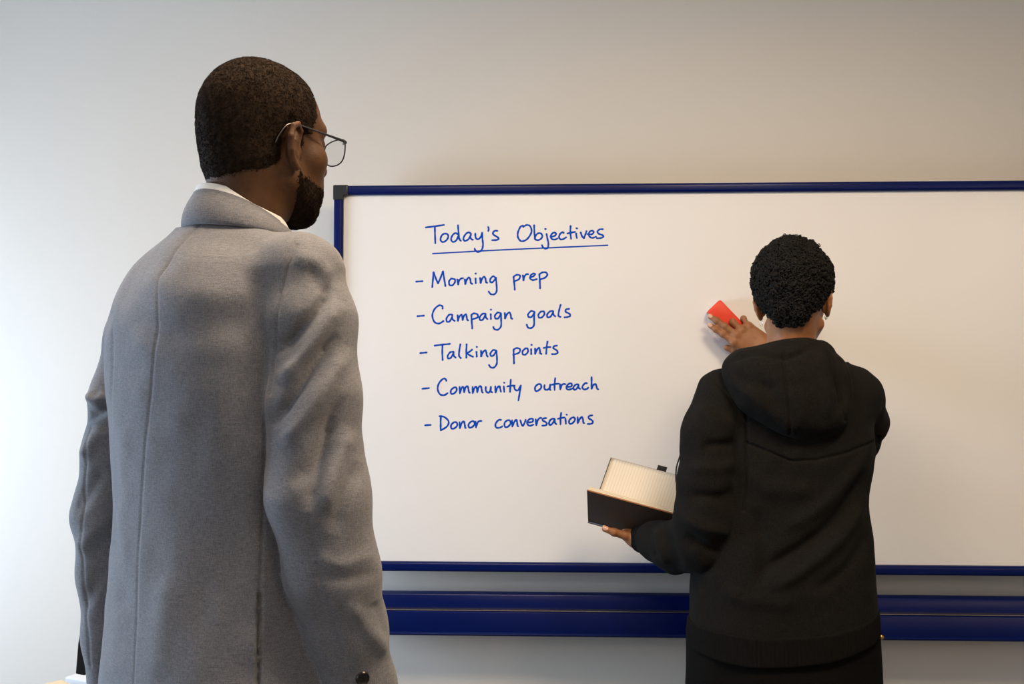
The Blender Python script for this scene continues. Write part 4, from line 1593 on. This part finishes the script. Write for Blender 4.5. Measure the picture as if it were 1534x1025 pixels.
Vc, Qc = nets(curl_base, HW0 - (0.15, 0.15, 0.12), HW0 + (0.15, 0.15, 0.19), 0.0030, 0)
Vc = laplace(Vc, Qc, 1, 0.4)
Nc = vnormals(Vc, Qc)
hreg = curl_region(toH2(Vc))
rng = np.random.default_rng(77)
cand = np.where(hreg > 0.002)[0]
pick = rng.choice(cand, min(4800, len(cand)), replace=False)
VV, FF, nn = [Vc], [tuple(f) for f in Qc], len(Vc)
turn, per, sd = 1.9, 9, 4
npt = int(turn * per)
tt = np.arange(npt + 1) / per * 2 * math.pi
for i in pick:
    n = nrm(Nc[i] + rng.normal(size=3) * 0.55)
    u = nrm(np.cross(n, rng.normal(size=3)))
    w = np.cross(n, u)
    R_ = rng.uniform(0.0030, 0.0052)
    pitch = rng.uniform(0.0012, 0.0022)
    s0 = rng.uniform(0, 6.28)
    c = Vc[i] + n * (rng.uniform(-0.002, 0.0025) + 0.005 * max(0, rng.random() - 0.75) * 4 * rng.random())
    pts = c + np.outer(np.cos(tt + s0), u) * R_ + np.outer(np.sin(tt + s0), w) * R_ + np.outer(tt / 6.28 * pitch * 1.6, n)
    T = nrm(np.gradient(pts, axis=0))
    rad = nrm(pts - (c + np.outer(tt / 6.28 * pitch * 1.6, n)))
    bi = np.cross(T, rad)
    tr = 0.00115 * np.where(np.arange(npt + 1) == npt, 0.4, 1.0)[:, None]
    a4 = [pts + (rad * math.cos(k * math.pi / 2) + bi * math.sin(k * math.pi / 2)) * tr for k in range(sd)]
    VV.append(np.stack(a4, 1).reshape(-1, 3))
    for a in range(npt):
        for k in range(sd):
            l = (k + 1) % sd
            FF.append((nn + a * sd + k, nn + a * sd + l, nn + (a + 1) * sd + l, nn + (a + 1) * sd + k))
    nn += (npt + 1) * sd
obj('hair', np.concatenate(VV), FF, M_CURL, wo, label='short tight black curls')
# earrings
for s, big in ((1, 0.0046), (-1, 0.0105)):
    c = HW0 + RHW @ (np.array([s * 0.0800, -0.006, -0.034]) * HV2) - np.array([0, 0, big * 0.7])
    a = np.arange(28) / 28 * 2 * math.pi
    fw_ = RHW @ nrm(np.array([0.45 * s, 0.9, 0]))
    mb = MB(); mb.tube(c + np.outer(np.cos(a), [0, 0, big]) + np.outer(np.sin(a), fw_ * big), 0.0012 if s > 0 else 0.0006, 6, True)
    mb.build('earring', M_SILVER, wo, label='small silver hoop in the right ear' if s > 0 else 'thin silver hoop in the left ear')

# --- hoodie
hrow = [(545, 1108, 1268, .070, .080), (580, 1074, 1296, .095, .105), (640, 1064, 1306, .115, .125), (700, 1058, 1305, .125, .128), (765, 1048, 1300, .130, .126), (805, 1042, 1306, .135, .130),
        (860, 1034, 1308, .140, .138), (920, 1031, 1313, .142, .142), (985, 1028, 1318, .145, .145)]
tz, ta, tx, tf, tb = [], [], [], [], []
for (r_, l_, rr_, f_, b_) in hrow:
    a = P(l_, r_, WY)
    b = P(rr_, r_, WY)
    tz.append(wz(r_)); ta.append((b[0] - a[0]) / 2); tx.append((a[0] + b[0]) / 2 - WB0[0]); tf.append(f_); tb.append(b_)
tz = np.array(tz)[::-1]
hz, hA = smooth_tab(tz, np.array(ta)[::-1]); _, hX = smooth_tab(tz, np.array(tx)[::-1]); _, hF = smooth_tab(tz, np.array(tf)[::-1]); _, hB = smooth_tab(tz, np.array(tb)[::-1])
ylw, yrw = nrm(LA2[-1] - LA2[-2]), nrm(RA2[-1] - RA2[-2])


def h_torso(p):
    q = p - WB0
    d = loft(q, hz, hX, hz * 0, hA - 0.003, hF, hB, 2.5)
    d = smin(d, caps(p, fromW((-0.03, -0.01, wz(560))), LA2[0] + (0.01, 0, 0.01), 0.052, 0.050), 0.03)
    d = smin(d, caps(p, fromW((0.03, -0.01, wz(560))), RA2[0] + (-0.01, 0, 0.01), 0.052, 0.050), 0.03)
    return d


def h_la(p):
    return np.maximum(chain(p, LA2, LR2, 0.02), (p - LA2[-1]) @ ylw)


def h_ra(p):
    return np.maximum(chain(p, RA2, RR2, 0.02), (p - RA2[-1]) @ yrw)


HEM_BOT = [(1030, 988), (1070, 997), (1106, 1001), (1160, 999), (1213, 993), (1270, 978), (1318, 960)]
HEM_TOP = [(1030, 946), (1120, 956), (1213, 950), (1270, 938), (1318, 922)]
HEM_MID = [(1030, 966), (1120, 978), (1213, 971), (1270, 958), (1318, 940)]


def hem_line(p, tab):
    px = 767 + (p[:, 0] * RT[0] + WY * RT[1]) * 1500 / (WY * FW[1] + p[:, 0] * FW[0])
    t = np.array(tab, float)
    zz_ = np.array([P(a, b, WY - 0.13)[2] for a, b in tab])
    return np.interp(px, t[:, 0], zz_)


def hoodie_sdf(p):
    t, l, r = h_torso(p), h_la(p), h_ra(p)
    k = 0.004 + 0.034 * np.clip((p[:, 2] - (LA2[1][2] - 0.04)) / 0.09, 0, 1)
    hem = p[:, 2] - hem_line(p, HEM_MID)
    d = smin(smin(t, l, k), r, k)
    return np.maximum(d, -hem)


lo = np.array([LA2[-1][0] - .07, WY - .24, wz(990) - .02]); hi = np.array([RA2[1][0] + .12, 2.985, wz(520)])
V, Q = nets(hoodie_sdf, lo, hi, 0.0032, 2)
N = vnormals(V, Q)
q = PROJ(V)
dl, dr, dt = h_la(V), h_ra(V), h_torso(V)
mL = np.clip((dt - dl) / 0.02 + 0.5, 0, 1)
mR = np.clip((dt - dr) / 0.02 + 0.5, 0, 1)
mT = np.clip(1 - mL - mR, 0, 1)
V = V + N * ((0.0045 * vnoise(V, 0.075, 41) + 0.002 * vnoise(V, 0.030, 42)) * np.clip((945 - q[:, 1]) / 50, 0, 1))[:, None]
for pts, amp, sg, mk in (
        ([(1298, 700), (1260, 770), (1200, 820), (1130, 862)], -.0085, 10, mT), ([(1300, 735), (1268, 795), (1210, 850), (1150, 885)], .0080, 12, mT),
        ([(1305, 640), (1285, 700), (1230, 760), (1160, 800)], .0060, 13, mT), ([(1306, 790), (1270, 850), (1220, 890)], -.0055, 11, mT),
        ([(1130, 760), (1145, 820), (1140, 880)], -.0050, 12, mT), ([(1080, 880), (1120, 900), (1200, 905)], .0040, 14, mT), ([(1110, 700), (1150, 730), (1220, 735)], .0040, 16, mT),
        ([(1120, 650), (1095, 665), (1050, 668)], -.0060, 9, mL), ([(1115, 680), (1085, 700), (1030, 702)], .0055, 11, mL), ([(1112, 735), (1075, 745), (1030, 742)], -.0050, 9, mL),
        ([(1020, 770), (1050, 790), (1100, 800)], .0055, 10, mL), ([(1025, 800), (1060, 820), (1100, 835)], -.0060, 8, mL), ([(1000, 795), (1008, 825), (1022, 855)], -.0055, 6, mL),
        ([(985, 790), (990, 820), (1000, 848)], .0050, 6, mL), ([(972, 790), (976, 815), (985, 838)], -.0040, 5, mL), ([(1040, 610), (1070, 625), (1110, 640)], .0045, 12, mL)):
    V = px_fold(V, q, pts, amp * 1.45, sg * 0.9, N, mk)
N = vnormals(V, Q)
for pts, dp, sg in (([(1117, 600), (1119, 640), (1118, 690), (1114, 765)], .0060, 2.6), ([(1120, 664), (1150, 676), (1185, 691), (1225, 689), (1270, 678), (1318, 655)], .0050, 2.0),
                    ([(1062, 560), (1095, 600), (1118, 640)], .0026, 2.0), ([(1318, 655), (1308, 690), (1299, 740)], .0030, 2.0)):
    V = px_groove(V, q, pts, dp, sg, N)
hood_g = obj('hoodie', V, Q, M_FLEECE, wo, label='black hoodie')


# ribbed hem band
def hem_sdf(p):
    q = p - WB0
    d = loft(q, np.r_[hz[0] - 0.08, hz], np.r_[hX[0], hX], np.r_[0, hz * 0], np.r_[hA[0], hA], np.r_[hF[0], hF] + 0.003, np.r_[hB[0], hB] + 0.003, 2.5)
    top = p[:, 2] - hem_line(p, HEM_TOP)
    bot = hem_line(p, HEM_BOT) - p[:, 2]
    return smax(d, np.maximum(top, bot), 0.006)


V, Q = nets(hem_sdf, np.array([WB0[0] - .30, WY - .2, wz(1020) - .03]), np.array([WB0[0] + .30, WY + .2, wz(905)]), 0.0032, 1)
N = vnormals(V, Q)
V = V + N * (0.0009 * np.sin(np.arctan2((V - WB0)[:, 1] * 1.6, (V - WB0)[:, 0]) * 150) * 0.6 + 0.0015 * vnoise(V, 0.06, 43))[:, None]
obj('hem_band', V, Q, M_RIB, hood_g, label='ribbed hem of the hoodie')
for (A_, yv, r0, sd_) in ((LA2, ylw, LR2[-1], 5), (RA2, yrw, RR2[-1], 6)):
    c0, c1 = A_[-1] - yv * 0.012, A_[-1] + yv * 0.038
    V, Q = nets(lambda p: smax(np.maximum(caps(p, c0 - yv * .05, c1 + yv * .05, r0 + 0.002, r0 - 0.007), 0 * p[:, 0] - 1),
                               np.maximum((c0 - p) @ yv, (p - c1) @ yv), 0.006), np.minimum(c0, c1) - .07, np.maximum(c0, c1) + .07, 0.0028, 1)
    obj('cuff', V, Q, M_RIB, hood_g)


# hood lying on the back: a soft double-walled pouch round the neck
def hood_sdf(p):
    q = p - WB0
    z = p[:, 2]
    # hanging pouch
    cP = np.array(P(1178, 575, WY - 0.105))
    Rr = tilt(np.eye(3), math.radians(-12), math.radians(-7))
    d = ell(p, cP, (0.134, 0.075, 0.103), Rr)
    d = smin(d, ell(p, np.array(P(1212, 618, WY - 0.118)), (0.092, 0.052, 0.062)), 0.045)
    d = smin(d, ell(p, np.array(P(1120, 556, WY - 0.075)), (0.062, 0.060, 0.050), tilt(np.eye(3), 0, math.radians(28))), 0.04)
    d = smin(d, ell(p, np.array(P(1240, 566, WY - 0.070)), (0.046, 0.060, 0.080), tilt(np.eye(3), 0, math.radians(-20))), 0.04)
    # rolled rim round the neck
    a = np.linspace(0, 2 * math.pi, 25)
    ring = [np.array(NB) + np.array([0.004, 0.012, 0]) + np.array([0.088 * math.sin(t), -0.090 * math.cos(t), wz(523) - NB[2] - 0.030 * (1 - math.cos(t)) + 0.007 * math.sin(t)]) for t in a]
    d = smin(d, chain(p, ring, [0.0185] * 25), 0.022)
    # neck opening
    d = smax(d, -caps(p, NB + (0.0, 0.01, -.06), NB + (0.004, 0.012, .20), 0.060, 0.078), 0.012)
    return d


V, Q = nets(hood_sdf, np.array([WB0[0] - .24, WY - .26, wz(680)]), np.array([WB0[0] + .22, WY + .17, wz(490)]), 0.0030, 2)
N = vnormals(V, Q)
q = PROJ(V)
V = V + N * (0.0050 * vnoise(V, 0.060, 51) + 0.002 * vnoise(V, 0.026, 52))[:, None]
for pts, amp, sg in (([(1088, 545), (1125, 530), (1180, 534), (1225, 516)], -.0060, 5), ([(1100, 575), (1150, 610), (1200, 640)], .0040, 12), ([(1240, 520), (1258, 570), (1262, 620)], -.0075, 6),
                     ([(1225, 530), (1240, 580), (1240, 630)], .0050, 9), ([(1262, 540), (1275, 580), (1275, 625)], .0040, 8), ([(1130, 545), (1160, 600), (1195, 640)], -.0040, 12),
                     ([(1100, 560), (1130, 575), (1170, 585)], -.0035, 10)):
    V = px_fold(V, q, pts, amp * 1.5, sg, N)
N = vnormals(V, Q)
V = px_groove(V, q, [(1173, 528), (1176, 560), (1181, 605), (1184, 648)], .0045, 1.9, N)
V = px_groove(V, q, [(1246, 512), (1252, 548), (1262, 590), (1266, 630)], .0050, 2.0, N)
obj('hood', V, Q, M_FLEECE, hood_g, label='hood lying folded on the back')


# --- joggers and shoes
def jogger(p):
    d = loft(p - WB0, [0.56, 0.70, 0.76, 0.80], [hX[0]] * 4, [0] * 4, [.236, .233, .21, .19], [.125, .125, .11, .09], [.138, .130, .10, .09], 2.5)
    for h, k, a in zip(hip2, knee2, ank2):
        d = smin(d, np.maximum(chain(p, [h, k, a], [.105, .085, .060], 0.03), 0.06 - p[:, 2]), 0.04)
    return d


V, Q = nets(jogger, WB0 + (-.36, -.3, .03), WB0 + (.36, .32, .93), 0.0065, 1)
V = V + vnormals(V, Q) * (0.005 * vnoise(V * (1, 1, .5), 0.06, 61))[:, None]
obj('joggers', V, Q, M_JOG, wo, label='black jogging trousers')
for a in ank2:
    c = np.array([a[0], a[1], 0])
    V, Q = nets(lambda p: shoe_sdf(p, c, RW_), c - (.22, .22, .012), c + (.22, .22, .17), 0.005, 1)
    obj('shoe', V, Q, M_SHOE, wo)
# ------------------------------------------------------------------ eraser under the wiping hand
M_RED = material('red_plastic', (0.78, 0.055, 0.022, 1), 0.45, 0.4, noise=(60, (0.70, 0.045, 0.02, 1), 0.5, 2))
M_FELT = material('blue_grey_felt', (0.30, 0.36, 0.46, 1), 0.95, 0.1, noise=(300, (0.22, 0.27, 0.36, 1), 0.8, 3), bump=(500, 0.5, 0.001))
ec = np.array(P(1088, 478, 2.965))
eu = nrm(np.array(P(1113, 497, 2.965)) - np.array(P(1076, 459, 2.965))); eu = nrm(np.array([eu[0], 0, eu[2]]))
ev = np.array([eu[2], 0, -eu[0]]); ev = ev if ev[2] > 0 else -ev
er = thing('board_eraser', 'red whiteboard eraser held flat against the board by a hand', 'eraser', np.array([ec[0], BOARD_Y, ec[2]]))


def slab(c, hu, hv, y0, y1):
    return [c + eu * a * hu + ev * b * hv + np.array([0, y - c[1], 0]) for y in (y0, y1) for a, b in ((-1, -1), (1, -1), (1, 1), (-1, 1))]


mb = MB(); mb.hexa(slab(ec, 0.054, 0.027, 2.958, 2.982))
bevel(mb.build('grip', M_RED, er), 0.006, 3)
mb = MB(); mb.hexa(slab(ec, 0.052, 0.025, 2.980, 2.9995))
bevel(mb.build('felt_pad', M_FELT, er), 0.002, 2)

# ------------------------------------------------------------------ open notebook in the left hand
M_COVER = material('dark_brown_leatherette', (0.030, 0.017, 0.011, 1), 0.42, 0.4, noise=(300, (0.045, 0.028, 0.020, 1), 0.7, 3), bump=(500, 0.3, 0.001))
M_EDGE = material('tan_cover_edge', (0.30, 0.11, 0.03, 1), 0.6)
M_PAGEBLK = material('page_edges', (0.72, 0.65, 0.53, 1), 0.85, noise=(700, (0.50, 0.43, 0.33, 1), 0.7, 2), stretch=(0.1, 1, 1))


def page_material():
    m = material('ruled_page', (0.82, 0.70, 0.52, 1), 0.9, 0.2)
    nt = m.node_tree
    b = nt.nodes['Principled BSDF']
    uv = nt.nodes.new('ShaderNodeTexCoord')
    sx = nt.nodes.new('ShaderNodeSeparateXYZ')
    nt.links.new(uv.outputs['UV'], sx.inputs[0])
    mu = nt.nodes.new('ShaderNodeMath'); mu.operation = 'MULTIPLY'; mu.inputs[1].default_value = 30
    nt.links.new(sx.outputs[0], mu.inputs[0])
    fr = nt.nodes.new('ShaderNodeMath'); fr.operation = 'FRACT'
    nt.links.new(mu.outputs[0], fr.inputs[0])
    lt = nt.nodes.new('ShaderNodeMath'); lt.operation = 'LESS_THAN'; lt.inputs[1].default_value = 0.10
    nt.links.new(fr.outputs[0], lt.inputs[0])
    mx = nt.nodes.new('ShaderNodeMixRGB')
    mx.inputs[1].default_value = (0.80, 0.73, 0.61, 1)
    mx.inputs[2].default_value = (0.60, 0.54, 0.45, 1)
    nt.links.new(lt.outputs[0], mx.inputs[0])
    nt.links.new(mx.outputs[0], b.inputs['Base Color'])
    return m


M_PAGE = page_material()
# spine line and the two free edges, as points in the room
SL, SR = np.array(P(881, 781, 2.685)), np.array(P(1030, 822, 2.655))
sd = SR - SL
BL = 0.24
sd = nrm(sd) * BL
SR = SL + sd
NL = np.array(P(875, 733, 2.600)) - SL                 # near half: spine to its free edge
FL = np.array(P(919, 687, 2.735)) - SL                 # far half
s_ = nrm(sd)
NL = NL - s_ * (NL @ s_) * 0.30; FL = FL - s_ * (FL @ s_) * 0.35
print('book', np.linalg.norm(NL), np.linalg.norm(FL))
nb_ = thing('notebook', 'open dark-covered notebook with blank ruled cream pages held in a left hand', 'notebook', (SL + SR) / 2)
n_near = nrm(np.cross(s_, NL)); n_far = nrm(np.cross(FL, s_))
mid = nrm(nrm(NL) + nrm(FL))
if n_near @ mid < 0: n_near = -n_near
if n_far @ mid < 0: n_far = -n_far


def half(c0, L, n, t0, t1, i0, i1, u0=0.0, u1=1.0):
    """a slab of one half: from t0 to t1 across the thickness, i0..i1 along the width, u0..u1 along the spine"""
    pts = []
    for t in (t0, t1):
        for (u, w) in ((u0, i0), (u1, i0), (u1, i1), (u0, i1)):
            pts.append(c0 + sd * u + L * w + n * t)
    return pts


for L, n, nm in ((NL, n_near, 'near'), (FL, n_far, 'far')):
    mb = MB(); mb.hexa(half(SL, L, n, -0.0025, 0.0, 0.0, 1.0))
    o = bevel(mb.build('cover', M_COVER, nb_), 0.0012, 2)
    mb = MB(); mb.hexa(half(SL, L, n, -0.0024, 0.0012, 0.992, 1.004))
    mb.build('cover_edge', M_EDGE, o, smooth=False)
    tk = 0.013 if nm == 'near' else 0.009
    mb = MB(); mb.hexa(half(SL, L, n, 0.0002, tk, 0.06, 0.990, 0.012, 0.988))
    mb.build('page_block', M_PAGEBLK, nb_, smooth=False)
    # top sheet, slightly bowed towards the gutter
    V, Fc, UV = [], [], []
    nu, nw = 24, 14
    for lay in (0, 1):
        for i in range(nu + 1):
            for j in range(nw + 1):
                u = 0.012 + 0.976 * i / nu
                w = 0.06 + 0.930 * j / nw
                bow = 0.006 * math.exp(-((w - 0.16) / 0.12) ** 2) + 0.0006 * math.sin(w * 5) ** 2
                V.append(SL + sd * u + L * w + n * (tk + 0.0006 + bow * 0.7 - 0.0008 * lay))
                UV.append((i / nu, j / nw))
    m1 = (nu + 1) * (nw + 1)
    for lay in (0, 1):
        for i in range(nu):
            for j in range(nw):
                k = lay * m1 + i * (nw + 1) + j
                f = (k, k + 1, k + nw + 2, k + nw + 1)
                Fc.append(f if lay == 0 else f[::-1])
    for i in range(nu):
        for j in (0, nw):
            k = i * (nw + 1) + j
            Fc.append((k, k + nw + 1, k + nw + 1 + m1, k + m1))
    for j in range(nw):
        for i in (0, nu):
            k = i * (nw + 1) + j
            Fc.append((k, k + 1, k + 1 + m1, k + m1))
    o = obj('page', np.array(V), Fc, M_PAGE, nb_)
    lay_ = o.data.uv_layers.new(name='UVMap')
    for lp in o.data.loops:
        lay_.data[lp.index].uv = UV[lp.vertex_index]
mb = MB(); mb.tube([SL - n_near * 0.0008 - n_far * 0.0008, SR - n_near * 0.0008 - n_far * 0.0008], 0.0042, 12)
mb.build('spine', M_COVER, nb_)
# pen loop at the far edge and the elastic closure
M_ELASTIC = material('black_elastic', (0.012, 0.009, 0.008, 1), 0.8)
u0 = 0.53
mb = MB(); mb.hexa(half(SL, FL, n_far, 0.0005, 0.0035, 0.985, 1.075, u0, u0 + 0.105))
bevel(mb.build('pen_loop', M_ELASTIC, nb_, label='black pen loop'), 0.001)
ea = [P(1021, 676, 2.70), P(1017, 688, 2.70), P(1013.5, 700, 2.70), P(1012.5, 712, 2.70), P(1013, 724, 2.70), P(1016, 742, 2.69), P(1022, 765, 2.66)]
mb = MB(); mb.tube(spline([np.array(x) for x in ea], 6), 0.0020, 8)
mb.build('elastic_band', M_ELASTIC, nb_, label='black elastic closure band')

# ------------------------------------------------------------------ table at the lower left with a sheet of paper and a folder
M_TABLE = material('beech_laminate', (0.62, 0.42, 0.22, 1), 0.5, noise=(14, (0.52, 0.34, 0.17, 1), 0.6, 3), stretch=(1, 8, 1))
M_PAPER = material('white_paper', (0.82, 0.82, 0.83, 1), 0.9, 0.2)
M_MANILA = material('manila_card', (0.74, 0.62, 0.44, 1), 0.85, 0.2)
M_GREYMETAL = material('grey_metal', (0.35, 0.36, 0.38, 1), 0.4, metal=0.8)
TZ = 0.735
tc = np.array(P(128, 1006, 2.02)); 


def on_table(px, py, z):
    d = np.array(P(px, py, 1.0)) - CAM
    return CAM + d * ((z - CAM[2]) / d[2])


cA = on_table(97, 1014, TZ)                            # the corner in view
e1 = nrm(on_table(142, 1000, TZ) - cA)                 # far edge
e2 = np.array([e1[1], -e1[0], 0.0]); e2 = e2 if e2[1] < 0 else -e2
TL_, TW_ = 0.34, 0.36
tb = thing('table', 'white-topped table by the left wall, only its corner showing at the bottom edge', 'table', np.array([*(cA + e1 * TL_ / 2 + e2 * TW_ / 2)[:2], 0]))


def tb_box(m, a0, a1, b0, b1, z0, z1):
    m.hexa([np.array([*(cA + e1 * a + e2 * b)[:2], z]) for z in (z0, z1) for a, b in ((a0, b0), (a1, b0), (a1, b1), (a0, b1))])


mb = MB(); tb_box(mb, 0, TL_, 0, TW_, TZ - 0.025, TZ)
bevel(mb.build('table_top', material('white_laminate', (0.62, 0.63, 0.65, 1), 0.55, 0.3), tb), 0.003)
for a in (0.05, TL_ - 0.09):
    for b in (0.05, TW_ - 0.09):
        mb = MB(); tb_box(mb, a, a + 0.04, b, b + 0.04, 0, TZ - 0.0245)
        bevel(mb.build('leg', M_GREYMETAL, tb), 0.003)
fA = on_table(92, 1018.5, TZ + 0.004)
f1 = nrm(on_table(107, 1025, TZ + .004) - fA); f2 = np.array([f1[1], -f1[0], 0]); f2 = f2 if f2[1] < 0 else -f2
mb = MB(); mb.hexa([np.array([*(fA + f1 * a + f2 * b)[:2], z]) for z in (TZ + 0.0002, TZ + 0.004) for a, b in ((0, 0), (.235, 0), (.235, .32), (0, .32))])
fo = bevel(mb.build('folder', M_MANILA, None, label='manila card folder lying on the corner of the white table', cat='folder', base=np.array([*(fA + f1 * .11 + f2 * .15)[:2], TZ])), 0.001)
